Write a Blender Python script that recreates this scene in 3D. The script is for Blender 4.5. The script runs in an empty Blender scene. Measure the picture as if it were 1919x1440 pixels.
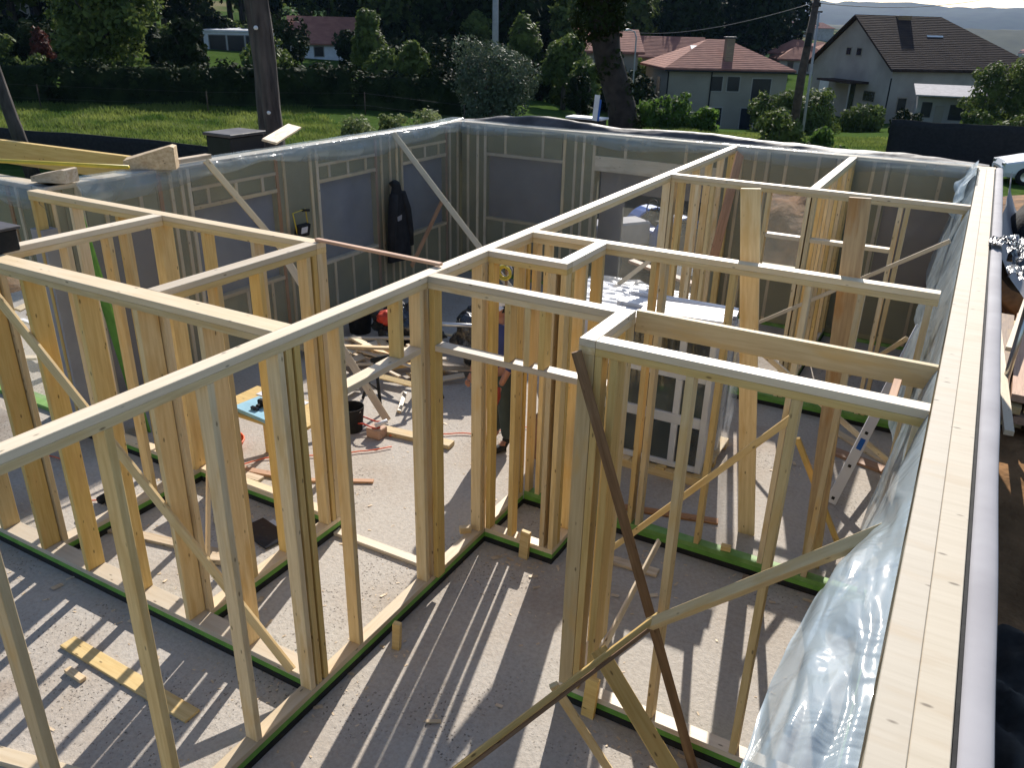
import bpy, bmesh, math, random
from mathutils import Vector, Matrix, noise
random.seed(7)
S = bpy.context.scene
PI = math.pi
# ------------------------------------------------------------------ camera
cam = bpy.data.cameras.new('camera'); camo = bpy.data.objects.new('camera', cam)
S.collection.objects.link(camo)
cam.sensor_fit = 'HORIZONTAL'; cam.sensor_width = 36; cam.lens = 36*1526.2/1919
cam.clip_start = 0.05; cam.clip_end = 9000
yaw, pitch, roll = -0.49722546, 0.41827669, 0.02581092
HC = 4.31
fw = Vector((math.sin(yaw)*math.cos(pitch), math.cos(yaw)*math.cos(pitch), -math.sin(pitch)))
r0 = Vector((math.cos(yaw), -math.sin(yaw), 0)); u0 = r0.cross(fw)
rr = r0*math.cos(roll)+u0*math.sin(roll); uu = rr.cross(fw)
camo.matrix_world = Matrix(((rr.x, uu.x, -fw.x, 0), (rr.y, uu.y, -fw.y, 0), (rr.z, uu.z, -fw.z, HC), (0, 0, 0, 1)))
S.camera = camo
# ------------------------------------------------------------------ light
SUN_EL = math.radians(33); SUN_AZ = math.radians(-15.2)
W = bpy.data.worlds.new('World'); S.world = W; W.use_nodes = True
nt = W.node_tree; nt.nodes.clear()
sky = nt.nodes.new('ShaderNodeTexSky'); sky.sky_type = 'NISHITA'; sky.sun_disc = False
sky.sun_elevation = SUN_EL; sky.sun_rotation = SUN_AZ; sky.dust_density = .7; sky.air_density = 1.0; sky.ozone_density = 1.6
bg = nt.nodes.new('ShaderNodeBackground'); bg.inputs[1].default_value = 0.088
wo = nt.nodes.new('ShaderNodeOutputWorld')
nt.links.new(sky.outputs[0], bg.inputs[0]); nt.links.new(bg.outputs[0], wo.inputs[0])
sl = bpy.data.lights.new('sun', 'SUN'); sl.energy = 4.4; sl.angle = math.radians(0.5); sl.color = (1, .935, .85)
so = bpy.data.objects.new('sun', sl); S.collection.objects.link(so)
ts = Vector((math.sin(SUN_AZ)*math.cos(SUN_EL), math.cos(SUN_AZ)*math.cos(SUN_EL), math.sin(SUN_EL)))
so.rotation_euler = (-ts).to_track_quat('-Z', 'Y').to_euler(); so.location = (0, 0, 30)
S.view_settings.view_transform = 'Standard'; S.view_settings.look = 'None'
S.view_settings.exposure = 0.80; S.view_settings.gamma = 1
try:
    S.cycles.transparent_max_bounces = 24
    S.cycles.volume_bounces = 0
except Exception: pass
# ------------------------------------------------------------------ materials
def mat(name): 
    m = bpy.data.materials.new(name); m.use_nodes = True
    n = m.node_tree; return m, n, n.nodes['Principled BSDF']
def N(n, t, **k):
    x = n.nodes.new(t)
    for a, b in k.items():
        if a in x.inputs: x.inputs[a].default_value = b
        else: setattr(x, a, b)
    return x
def ramp(n, pts):
    r = n.nodes.new('ShaderNodeValToRGB'); e = r.color_ramp.elements
    while len(e) < len(pts): e.new(0.5)
    for i, (p, c) in enumerate(pts):
        e[i].position = p; e[i].color = (*c, 1)
    return r
def coords(n, scale=(1, 1, 1), rnd=True):
    tc = N(n, 'ShaderNodeTexCoord'); mp = N(n, 'ShaderNodeMapping'); mp.inputs['Scale'].default_value = scale
    if rnd:
        oi = N(n, 'ShaderNodeObjectInfo'); ad = N(n, 'ShaderNodeVectorMath', operation='MULTIPLY_ADD')
        cb = N(n, 'ShaderNodeCombineXYZ')
        for i in range(3): n.links.new(oi.outputs['Random'], cb.inputs[i])
        n.links.new(cb.outputs[0], ad.inputs[0]); ad.inputs[1].default_value = (37, 19, 23)
        n.links.new(tc.outputs['Object'], ad.inputs[2]); n.links.new(ad.outputs[0], mp.inputs[0])
    else: n.links.new(tc.outputs['Object'], mp.inputs[0])
    return mp.outputs[0]
def wood(name, light, dark, rough=.62, knots=True, grey=None, spec=.35, bmp=.12):
    m, n, b = mat(name)
    co = coords(n, (1.6, 26, 26))
    ns = N(n, 'ShaderNodeTexNoise', Scale=1.6, Detail=5.0, Roughness=.6)
    n.links.new(co, ns.inputs['Vector'])
    rp = ramp(n, [(.3, dark), (.62, light)])
    n.links.new(ns.outputs[0], rp.inputs[0])
    # per board tint
    oi = N(n, 'ShaderNodeObjectInfo'); hs = N(n, 'ShaderNodeHueSaturation')
    mr = N(n, 'ShaderNodeMapRange'); mr.inputs[3].default_value = .76; mr.inputs[4].default_value = 1.1
    n.links.new(oi.outputs['Random'], mr.inputs[0]); n.links.new(mr.outputs[0], hs.inputs['Value'])
    mr2 = N(n, 'ShaderNodeMapRange'); mr2.inputs[3].default_value = .72; mr2.inputs[4].default_value = 1.12
    mm = N(n, 'ShaderNodeMath', operation='FRACT'); m2 = N(n, 'ShaderNodeMath', operation='MULTIPLY'); m2.inputs[1].default_value = 7.31
    n.links.new(oi.outputs['Random'], m2.inputs[0]); n.links.new(m2.outputs[0], mm.inputs[0]); n.links.new(mm.outputs[0], mr2.inputs[0])
    n.links.new(mr2.outputs[0], hs.inputs['Saturation'])
    n.links.new(rp.outputs[0], hs.inputs['Color'])
    out = hs.outputs[0]
    if grey:   # blotchy weathering / stains
        c3 = coords(n, (1.2, 5, 5)); n3 = N(n, 'ShaderNodeTexNoise', Scale=2.2, Detail=4.0)
        n.links.new(c3, n3.inputs['Vector']); r3 = ramp(n, [(.52, (0, 0, 0)), (.68, (.6, .6, .6))])
        n.links.new(n3.outputs[0], r3.inputs[0]); mx = N(n, 'ShaderNodeMixRGB'); n.links.new(r3.outputs[0], mx.inputs[0])
        n.links.new(out, mx.inputs[1]); mx.inputs[2].default_value = (*grey, 1); out = mx.outputs[0]
    if knots:
        c2 = coords(n, (4.2, 11, 11)); vo = N(n, 'ShaderNodeTexVoronoi', Scale=1.35); n.links.new(c2, vo.inputs['Vector'])
        r2 = ramp(n, [(.06, (.16, .13, .1)), (.12, (1, 1, 1))]); n.links.new(vo.outputs['Distance'], r2.inputs[0])
        mu = N(n, 'ShaderNodeMixRGB', blend_type='MULTIPLY'); mu.inputs[0].default_value = .75
        n.links.new(out, mu.inputs[1]); n.links.new(r2.outputs[0], mu.inputs[2]); out = mu.outputs[0]
    n.links.new(out, b.inputs['Base Color'])
    b.inputs['Roughness'].default_value = rough; b.inputs['Specular IOR Level'].default_value = spec
    bp = N(n, 'ShaderNodeBump', Strength=bmp, Distance=.004); n.links.new(ns.outputs[0], bp.inputs['Height']); n.links.new(bp.outputs[0], b.inputs['Normal'])
    return m
def plain(name, c, rough=.6, c2=None, sc=6, detail=4, bump=0, bd=.01, spec=.4, metal=0, lo=.35, hi=.65, rnd=True):
    m, n, b = mat(name)
    b.inputs['Roughness'].default_value = rough; b.inputs['Metallic'].default_value = metal
    b.inputs['Specular IOR Level'].default_value = spec
    co = coords(n, rnd=rnd); ns = N(n, 'ShaderNodeTexNoise', Scale=sc, Detail=detail)
    n.links.new(co, ns.inputs['Vector'])
    if c2 is None: c2 = tuple(x*.82 for x in c)
    rp = ramp(n, [(lo, c2), (hi, c)]); n.links.new(ns.outputs[0], rp.inputs[0]); n.links.new(rp.outputs[0], b.inputs['Base Color'])
    if bump:
        bp = N(n, 'ShaderNodeBump', Strength=bump, Distance=bd); n.links.new(ns.outputs[0], bp.inputs['Height']); n.links.new(bp.outputs[0], b.inputs['Normal'])
    return m
def film(name, c, a, rough=.12, bs=1.0, scale=3.0, dist=.06, spec=1.0, stretch=(1, 1, 1), trans=.5):
    m, n, b = mat(name)
    b.inputs['Base Color'].default_value = (*c, 1); b.inputs['Roughness'].default_value = rough
    b.inputs['Specular IOR Level'].default_value = spec
    co = coords(n, stretch); n1 = N(n, 'ShaderNodeTexNoise', Scale=scale, Detail=3.0, Distortion=.8); n.links.new(co, n1.inputs['Vector'])
    bp = N(n, 'ShaderNodeBump', Strength=bs, Distance=dist); n.links.new(n1.outputs[0], bp.inputs['Height']); n.links.new(bp.outputs[0], b.inputs['Normal'])
    tl = N(n, 'ShaderNodeBsdfTranslucent'); tl.inputs[0].default_value = (*c, 1)
    m1 = N(n, 'ShaderNodeMixShader'); m1.inputs[0].default_value = trans
    n.links.new(b.outputs[0], m1.inputs[1]); n.links.new(tl.outputs[0], m1.inputs[2])
    tr = N(n, 'ShaderNodeBsdfTransparent'); tr.inputs[0].default_value = (.97, .98, .99, 1); mx = N(n, 'ShaderNodeMixShader')
    n2 = N(n, 'ShaderNodeTexNoise', Scale=scale*.6, Detail=2.0); n.links.new(co, n2.inputs['Vector'])
    mr = N(n, 'ShaderNodeMapRange'); mr.inputs[1].default_value = .3; mr.inputs[2].default_value = .7
    mr.inputs[3].default_value = max(0, a-.1); mr.inputs[4].default_value = min(1, a+.1)
    n.links.new(n2.outputs[0], mr.inputs[0]); n.links.new(mr.outputs[0], mx.inputs[0])
    n.links.new(tr.outputs[0], mx.inputs[1]); n.links.new(m1.outputs[0], mx.inputs[2])
    n.links.new(mx.outputs[0], n.nodes['Material Output'].inputs['Surface'])
    return m
M = {}
M['wood'] = wood('wood', (.71, .525, .235), (.58, .395, .15), grey=(.58, .37, .13))
M['plate'] = wood('plate', (.70, .575, .40), (.62, .485, .31), spec=.5, rough=.5)
M['palewood'] = wood('palewood', (.72, .58, .38), (.64, .50, .31), grey=(.48, .38, .27))
M['ltop'] = wood('ltop', (.53, .45, .32), (.48, .40, .275), grey=(.44, .35, .24), spec=.3, rough=.6, bmp=.08)
M['scrap'] = wood('scrap', (.72, .56, .36), (.5, .34, .18), grey=(.35, .25, .15))
M['brown'] = wood('brown', (.30, .17, .08), (.17, .09, .04), grey=(.35, .24, .12))
M['redwood'] = wood('redwood', (.50, .27, .14), (.36, .18, .09))
M['osb'] = wood('osb', (.62, .40, .15), (.42, .24, .08), grey=(.38, .17, .04))
M['greenwood'] = plain('greenwood', (.16, .36, .06), .6, (.11, .27, .04), 8, bump=.2)
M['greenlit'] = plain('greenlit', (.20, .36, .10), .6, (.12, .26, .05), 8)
M['black'] = plain('black', (.018, .018, .017), .85, (.01, .01, .01), 14, bump=.4)
M['blackfab'] = plain('blackfab', (.012, .012, .014), .9, (.02, .02, .022), 9, bump=.5, bd=.03)
M['olive'] = plain('olive', (.29, .27, .16), .75, (.22, .205, .125), 1.6)
M['winmem'] = plain('winmem', (.24, .25, .285), .5, (.17, .18, .22), 1.5, bump=.3, bd=.03)
M['winmem_b'] = plain('winmem_b', (.24, .215, .215), .55, (.19, .17, .17), 1.5, bump=.3, bd=.03)
M['mortar'] = plain('mortar', (.20, .17, .14), .9, (.12, .10, .085), 12, bump=.8, bd=.02)
M['white'] = plain('white', (.72, .72, .74), .45, (.62, .62, .65), 3)
M['pvc'] = plain('pvc', (.66, .67, .70), .3, (.6, .6, .63), 3)
M['greymem'] = plain('greymem', (.36, .35, .365), .8, (.29, .28, .295), 3, bump=.3, bd=.01)
M['charcoal'] = plain('charcoal', (.085, .078, .082), .55, (.035, .03, .032), 3, bump=.5, bd=.03)
M['metal'] = plain('metal', (.6, .6, .6), .3, metal=.9)
M['blue'] = plain('blue', (.02, .14, .5), .35, (.015, .1, .4), 3)
M['rubber'] = plain('rubber', (.015, .015, .015), .8)
M['yellow'] = plain('yellow', (.62, .48, .05), .45)
M['red'] = plain('red', (.6, .06, .03), .5)
M['orange'] = plain('orange', (.8, .13, .03), .5)
M['foam'] = plain('foam', (.26, .48, .60), .6)
M['cardboard'] = plain('cardboard', (.26, .14, .08), .8)
M['soil'] = plain('soil', (.26, .13, .05), .95, (.09, .045, .02), 3, 8, bump=1, bd=.08)
def glassm():
    m, n, b = mat('glass'); b.inputs['Base Color'].default_value = (.012, .018, .016, 1); b.inputs['Roughness'].default_value = .06
    b.inputs['Specular IOR Level'].default_value = .8
    c = coords(n); ns = N(n, 'ShaderNodeTexNoise', Scale=1.3); n.links.new(c, ns.inputs['Vector'])
    r = ramp(n, [(.42, (.008, .012, .011)), (.6, (.05, .065, .06))]); n.links.new(ns.outputs[0], r.inputs[0]); n.links.new(r.outputs[0], b.inputs['Base Color'])
    return m
M['glass'] = glassm()
M['film'] = film('film', (.47, .465, .40), .25, rough=.16, scale=2.2, dist=.05, trans=.3)
M['filmedge'] = film('filmedge', (.50, .58, .62), .36, rough=.16, bs=.6, scale=4, dist=.03, stretch=(1, 1, 1), trans=.3)
M['filmR'] = film('filmR', (.50, .60, .66), .78, rough=.14, bs=.7, scale=3.4, dist=.05, stretch=(1, 1, 1), trans=.3)
M['wrapclear'] = film('wrapclear', (.6, .63, .66), .10, rough=.1, scale=4, dist=.04)
M['wrap'] = film('wrap', (.55, .58, .62), .4, rough=.2, bs=.5, scale=4, dist=.04)
# concrete slab
def slabm():
    m, n, b = mat('concrete'); co = coords(n, rnd=False)
    a = N(n, 'ShaderNodeTexNoise', Scale=.55, Detail=6.0, Roughness=.65); f = N(n, 'ShaderNodeTexNoise', Scale=28, Detail=6.0, Roughness=.7)
    p = N(n, 'ShaderNodeTexNoise', Scale=.9, Detail=2.0); v = N(n, 'ShaderNodeTexVoronoi', Scale=34)
    for x in (a, f, p): n.links.new(co, x.inputs['Vector'])
    dis = N(n, 'ShaderNodeMixRGB'); dis.inputs[0].default_value = .06; n.links.new(co, dis.inputs[1]); n.links.new(f.outputs['Color'], dis.inputs[2]); n.links.new(dis.outputs[0], v.inputs['Vector'])
    r = ramp(n, [(.3, (.32, .25, .195)), (.42, (.41, .36, .305)), (.56, (.45, .415, .37))]); n.links.new(a.outputs[0], r.inputs[0])
    rf = ramp(n, [(.3, (.82, .81, .80)), (.6, (1.04, 1.04, 1.04))]); n.links.new(f.outputs[0], rf.inputs[0])
    mu = N(n, 'ShaderNodeMixRGB', blend_type='MULTIPLY'); mu.inputs[0].default_value = 1; n.links.new(r.outputs[0], mu.inputs[1]); n.links.new(rf.outputs[0], mu.inputs[2])
    # patches of open pits
    rp = ramp(n, [(.52, (0, 0, 0)), (.60, (1, 1, 1))]); n.links.new(p.outputs[0], rp.inputs[0])
    rv = ramp(n, [(.14, (1, 1, 1)), (.24, (0, 0, 0))]); n.links.new(v.outputs['Distance'], rv.inputs[0])
    mm = N(n, 'ShaderNodeMath', operation='MULTIPLY'); n.links.new(rp.outputs[0], mm.inputs[0]); n.links.new(rv.outputs[0], mm.inputs[1])
    mx = N(n, 'ShaderNodeMixRGB'); n.links.new(mm.outputs[0], mx.inputs[0]); n.links.new(mu.outputs[0], mx.inputs[1]); mx.inputs[2].default_value = (.15, .13, .11, 1)
    n.links.new(mx.outputs[0], b.inputs['Base Color']); b.inputs['Roughness'].default_value = .9; b.inputs['Specular IOR Level'].default_value = .25
    sb = N(n, 'ShaderNodeMath', operation='SUBTRACT'); n.links.new(f.outputs[0], sb.inputs[0]); n.links.new(mm.outputs[0], sb.inputs[1])
    bp = N(n, 'ShaderNodeBump', Strength=.7, Distance=.012); n.links.new(sb.outputs[0], bp.inputs['Height']); n.links.new(bp.outputs[0], b.inputs['Normal'])
    return m
M['concrete'] = slabm()
def groundm():
    m, n, b = mat('ground'); tc = N(n, 'ShaderNodeTexCoord'); sp = N(n, 'ShaderNodeSeparateXYZ'); n.links.new(tc.outputs['Object'], sp.inputs[0])
    def noi(s, d=5.0):
        x = N(n, 'ShaderNodeTexNoise', Scale=s, Detail=d); n.links.new(tc.outputs['Object'], x.inputs['Vector']); return x
    g = noi(.25); g2 = noi(3.0); d = noi(.8); far = noi(.012, 6.0)
    rg = ramp(n, [(.3, (.028, .055, .012)), (.7, (.07, .11, .03))]); mixn = N(n, 'ShaderNodeMixRGB'); mixn.inputs[0].default_value = .5
    n.links.new(g.outputs[0], mixn.inputs[1]); n.links.new(g2.outputs[0], mixn.inputs[2]); n.links.new(mixn.outputs[0], rg.inputs[0])
    rd = ramp(n, [(.35, (.09, .055, .03)), (.65, (.28, .16, .08))]); n.links.new(d.outputs[0], rd.inputs[0])
    # dirt around the building, grass further out
    ax = N(n, 'ShaderNodeMath', operation='ADD'); ax.inputs[1].default_value = 3.5; n.links.new(sp.outputs[0], ax.inputs[0])
    ay = N(n, 'ShaderNodeMath', operation='ADD'); ay.inputs[1].default_value = -7; n.links.new(sp.outputs[1], ay.inputs[0])
    cb = N(n, 'ShaderNodeCombineXYZ'); n.links.new(ax.outputs[0], cb.inputs[0]); n.links.new(ay.outputs[0], cb.inputs[1])
    ln = N(n, 'ShaderNodeVectorMath', operation='LENGTH'); n.links.new(cb.outputs[0], ln.inputs[0])
    wv = N(n, 'ShaderNodeMath', operation='MULTIPLY_ADD'); wv.inputs[1].default_value = 4; n.links.new(d.outputs[0], wv.inputs[0]); n.links.new(ln.outputs['Value'], wv.inputs[2])
    mr = N(n, 'ShaderNodeMapRange'); mr.inputs[1].default_value = 15; mr.inputs[2].default_value = 17; n.links.new(wv.outputs[0], mr.inputs[0])
    mx = N(n, 'ShaderNodeMixRGB'); n.links.new(mr.outputs[0], mx.inputs[0]); n.links.new(rd.outputs[0], mx.inputs[1]); n.links.new(rg.outputs[0], mx.inputs[2])
    rf = ramp(n, [(.42, (.03, .05, .02)), (.52, (.06, .09, .03)), (.58, (.16, .14, .08))]); n.links.new(far.outputs[0], rf.inputs[0])
    m3 = N(n, 'ShaderNodeMapRange'); m3.inputs[1].default_value = 110; m3.inputs[2].default_value = 200; n.links.new(ln.outputs['Value'], m3.inputs[0])
    mf = N(n, 'ShaderNodeMixRGB'); n.links.new(m3.outputs[0], mf.inputs[0]); n.links.new(mx.outputs[0], mf.inputs[1]); n.links.new(rf.outputs[0], mf.inputs[2])
    n.links.new(mf.outputs[0], b.inputs['Base Color']); b.inputs['Roughness'].default_value = 1; b.inputs['Specular IOR Level'].default_value = .0
    bp = N(n, 'ShaderNodeBump', Strength=.8, Distance=.12); n.links.new(g2.outputs[0], bp.inputs['Height']); n.links.new(bp.outputs[0], b.inputs['Normal'])
    return m
M['ground'] = groundm()
def leafm(name, c, c2, tl=.35, sp=.18):
    m, n, b = mat(name); co = coords(n, rnd=False); ns = N(n, 'ShaderNodeTexNoise', Scale=1.3, Detail=5.0); n.links.new(co, ns.inputs['Vector'])
    r = ramp(n, [(.35, c2), (.65, c)]); n.links.new(ns.outputs[0], r.inputs[0]); n.links.new(r.outputs[0], b.inputs['Base Color'])
    b.inputs['Roughness'].default_value = .65; b.inputs['Specular IOR Level'].default_value = sp
    t = N(n, 'ShaderNodeBsdfTranslucent'); n.links.new(r.outputs[0], t.inputs[0]); mx = N(n, 'ShaderNodeMixShader'); mx.inputs[0].default_value = tl
    n.links.new(b.outputs[0], mx.inputs[1]); n.links.new(t.outputs[0], mx.inputs[2]); n.links.new(mx.outputs[0], n.nodes['Material Output'].inputs['Surface'])
    return m
M['leaf_mid'] = leafm('leaf_mid', (.135, .175, .042), (.05, .08, .02))
M['leaf_dark'] = leafm('leaf_dark', (.026, .040, .013), (.010, .017, .006), .1, .03)
M['leaf_olive'] = leafm('leaf_olive', (.11, .14, .085), (.05, .07, .04), .2)
M['leaf_bright'] = leafm('leaf_bright', (.11, .19, .035), (.06, .11, .02), .5)
M['leaf_pale'] = leafm('leaf_pale', (.24, .27, .11), (.10, .14, .04), .35)
M['leaf_red'] = leafm('leaf_red', (.12, .035, .025), (.05, .02, .015), .3)
M['grass'] = leafm('grass', (.21, .25, .06), (.05, .10, .018), .45)
for nd in M['grass'].node_tree.nodes:
    if nd.bl_idname == 'ShaderNodeTexNoise': nd.inputs['Scale'].default_value = .5; nd.inputs['Detail'].default_value = 9
M['bark'] = plain('bark', (.10, .082, .072), .9, (.035, .028, .026), 4, 6, bump=1, bd=.05)
for nd in M['bark'].node_tree.nodes:
    if nd.bl_idname == 'ShaderNodeMapping': nd.inputs['Scale'].default_value = (1.6, 1.6, .3)
M['bark_dark'] = plain('bark_dark', (.035, .03, .026), .95, (.014, .012, .011), 5, 6, bump=.8, bd=.04)
M['polewood'] = plain('polewood', (.09, .065, .05), .9, (.05, .035, .028), 6, bump=.5)
M['render'] = plain('render', (.30, .27, .215), .9, (.24, .215, .175), .6)
M['render_w'] = plain('render_w', (.36, .335, .30), .9, (.27, .25, .225), .6)
def tiles(name, c, c2, s=1.0):
    m, n, b = mat(name); tc = N(n, 'ShaderNodeTexCoord')
    w = N(n, 'ShaderNodeTexWave', Scale=2.6*s, Distortion=1.6, Detail=3.0); w.bands_direction = 'Z'; n.links.new(tc.outputs['Object'], w.inputs['Vector'])
    ns = N(n, 'ShaderNodeTexNoise', Scale=1.4, Detail=6.0); n.links.new(tc.outputs['Object'], ns.inputs['Vector'])
    r = ramp(n, [(.3, c2), (.7, c)]); n.links.new(ns.outputs[0], r.inputs[0])
    rw = ramp(n, [(.0, (.72, .72, .72)), (.4, (1, 1, 1))]); n.links.new(w.outputs[0], rw.inputs[0])
    mu = N(n, 'ShaderNodeMixRGB', blend_type='MULTIPLY'); mu.inputs[0].default_value = .8; n.links.new(r.outputs[0], mu.inputs[1]); n.links.new(rw.outputs[0], mu.inputs[2])
    n.links.new(mu.outputs[0], b.inputs['Base Color']); b.inputs['Roughness'].default_value = .9; b.inputs['Specular IOR Level'].default_value = .12
    bp = N(n, 'ShaderNodeBump', Strength=.3, Distance=.05); n.links.new(w.outputs[0], bp.inputs['Height']); n.links.new(bp.outputs[0], b.inputs['Normal'])
    return m
M['tile_red'] = tiles('tile_red', (.36, .165, .12), (.23, .10, .08))
M['tile_dark'] = tiles('tile_dark', (.055, .036, .028), (.03, .02, .018))
M['window_dark'] = plain('window_dark', (.02, .022, .03), .2)
# ------------------------------------------------------------------ helpers
COL = S.collection
def tag(o, label=None, cat=None, group=None, kind=None):
    if label: o['label'] = label
    if cat: o['category'] = cat
    if group: o['group'] = group
    if kind: o['kind'] = kind
    return o
def thing(name, label, cat, loc=(0, 0, 0), group=None, rz=0):
    o = bpy.data.objects.new(name, None); o.empty_display_size = .1; COL.objects.link(o)
    o.location = loc; o.rotation_euler = (0, 0, rz); return tag(o, label, cat, group)
def wmat(o):
    m = Matrix.Translation(o.location) @ o.rotation_euler.to_matrix().to_4x4()
    return (wmat(o.parent) @ m) if o.parent else m
def link(name, me, parent, mtx):
    o = bpy.data.objects.new(name, me); COL.objects.link(o)
    if parent is not None:
        o.parent = parent; mtx = wmat(parent).inverted() @ mtx
    o.location = mtx.to_translation(); o.rotation_euler = mtx.to_euler(); return o
_bc = {}
def boxmesh(L, w, t, m, c=.0025):
    k = (round(L, 3), round(w, 4), round(t, 4), m.name)
    if k in _bc: return _bc[k]
    bm = bmesh.new(); bmesh.ops.create_cube(bm, size=1)
    for v in bm.verts: v.co.x *= L; v.co.y *= w; v.co.z *= t
    c = min(c, t*.2)
    bmesh.ops.bevel(bm, geom=bm.edges[:], offset=c, segments=1, affect='EDGES')
    me = bpy.data.meshes.new('board'); bm.to_mesh(me); bm.free(); me.materials.append(m); _bc[k] = me; return me
def board(name, p0, p1, w, t, up=(0, 0, 1), m='wood', parent=None):
    """plank from p0 to p1 (centre line), w across, t along 'up'"""
    p0 = Vector(p0); p1 = Vector(p1); X = (p1-p0); L = X.length; X.normalize()
    Z = Vector(up); Z = (Z-X*Z.dot(X)).normalized(); Y = Z.cross(X)
    mt = Matrix(((X.x, Y.x, Z.x, 0), (X.y, Y.y, Z.y, 0), (X.z, Y.z, Z.z, 0), (0, 0, 0, 1)))
    mt.translation = (p0+p1)/2
    return link(name, boxmesh(L, w, t, M[m]), parent, mt)
def box(name, a, b, m, parent=None, c=.0025):
    """axis aligned box between corners a and b"""
    a = Vector(a); b = Vector(b); s = b-a; s = Vector((abs(s.x), abs(s.y), abs(s.z)))
    return link(name, boxmesh(s.x, s.y, s.z, M[m], c), parent, Matrix.Translation((a+b)/2))
def meshobj(name, verts, faces, m, parent=None, origin=None, smooth=False, mats=None):
    origin = Vector(origin) if origin else Vector((0, 0, 0))
    me = bpy.data.meshes.new(name); me.from_pydata([Vector(v)-origin for v in verts], [], faces)
    for x in ([m] if isinstance(m, str) else m): me.materials.append(M[x])
    if smooth: me.shade_smooth()
    if mats: me.polygons.foreach_set('material_index', mats)
    me.update(); return link(name, me, parent, Matrix.Translation(origin))
def tube(name, pts, rad, m, parent=None, seg=8, cap=True):
    pts = [Vector(p) for p in pts]; rads = rad if isinstance(rad, (list, tuple)) else [rad]*len(pts)
    o = pts[0]; V = []; F = []
    for i, p in enumerate(pts):
        d = (pts[min(i+1, len(pts)-1)]-pts[max(i-1, 0)]).normalized()
        a = d.orthogonal().normalized() if i == 0 else (a-d*a.dot(d)).normalized()
        b = d.cross(a)
        for s in range(seg):
            t = 2*PI*s/seg; V.append(p+(a*math.cos(t)+b*math.sin(t))*rads[i])
    for i in range(len(pts)-1):
        for s in range(seg):
            F.append((i*seg+s, i*seg+(s+1) % seg, (i+1)*seg+(s+1) % seg, (i+1)*seg+s))
    if cap: F.append(tuple(range(seg))[::-1]); F.append(tuple((len(pts)-1)*seg+s for s in range(seg)))
    return meshobj(name, V, F, m, parent, o, smooth=True)
def grid(name, fn, nu, nv, m, parent=None, origin=(0, 0, 0)):
    V = [fn(i/nu, j/nv) for i in range(nu+1) for j in range(nv+1)]
    F = [(i*(nv+1)+j, (i+1)*(nv+1)+j, (i+1)*(nv+1)+j+1, i*(nv+1)+j+1) for i in range(nu) for j in range(nv)]
    return meshobj(name, V, F, m, parent, origin, smooth=True)
def nz(x, y=0, z=0): return noise.noise(Vector((x, y, z)))
# ------------------------------------------------------------------ terrain
def gz(x, y):
    d = math.hypot(x+3.5, y-7)
    z = -.45
    z += .05*max(0, -x-32)
    z -= 2.2*math.exp(-(((x+17)/13)**2+((y-65)/15)**2))
    z -= .75*math.exp(-(((x+4)/11)**2+((y-73)/11)**2))
    if d > 110: z -= min(12, (d-110)*.05)*(1/(1+math.exp((-x-60)/15)))
    if d > 18: z += .18*nz(x*.12, y*.12)
    return z
V = []; F = []; rs = [0, 4, 8, 12, 16, 20, 25, 30, 36, 42, 50, 58, 66, 75, 85, 100, 120, 150, 190, 250, 350, 500, 700, 1000, 1500, 2200, 3200, 4200]; ns_ = 96
for r in rs:
    for k in range(ns_):
        a = 2*PI*k/ns_; x = -3.5+r*math.sin(a); y = 7+r*math.cos(a); V.append((x, y, gz(x, y)-(.0 if r > 14 else .02)))
for i in range(len(rs)-1):
    for k in range(ns_): F.append((i*ns_+k, (i+1)*ns_+k, (i+1)*ns_+(k+1) % ns_, i*ns_+(k+1) % ns_))
tag(meshobj('ground', V, F, 'ground', smooth=True), kind='structure')
# slab
s = box('floor_slab', (-13.5, -2.5, -.35), (.34, 12.98, 0), 'concrete', c=.01)
tag(s, kind='structure')
# far hills
def hill(name, dist, h, az0, az1, n, seed, m):
    V = []; F = []
    for i in range(n+1):
        az = math.radians(az0+(az1-az0)*i/n)
        e = math.sin(PI*i/n)**.35
        for j, (dr, hh) in enumerate(((0, 0), (.06, .45), (.13, .8), (.2, 1.0), (.4, .3))):
            r = dist*(1+dr); z = -14+(h+14)*hh*e*(1+.28*nz(i*.06+seed, j*.7)+.1*nz(i*.4, seed+j))
            V.append((r*math.sin(az), r*math.cos(az), z))
    for i in range(n):
        for j in range(4): F.append((i*5+j, (i+1)*5+j, (i+1)*5+j+1, i*5+j+1))
    return tag(meshobj(name, V, F, m, smooth=True), kind='structure')
M['hillgreen'] = plain('hillgreen', (.022, .036, .02), .95, (.012, .02, .012), .02, 8, rnd=False, spec=.1)
M['valley'] = plain('valley', (.035, .045, .025), .95, (.012, .02, .010), .03, 8, rnd=False, spec=.1)
hill('hills', 2300, 78, -60, 30, 220, 3.1, 'hillgreen')
hill('hills', 900, 12, -50, 26, 160, 9.7, 'valley')
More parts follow.
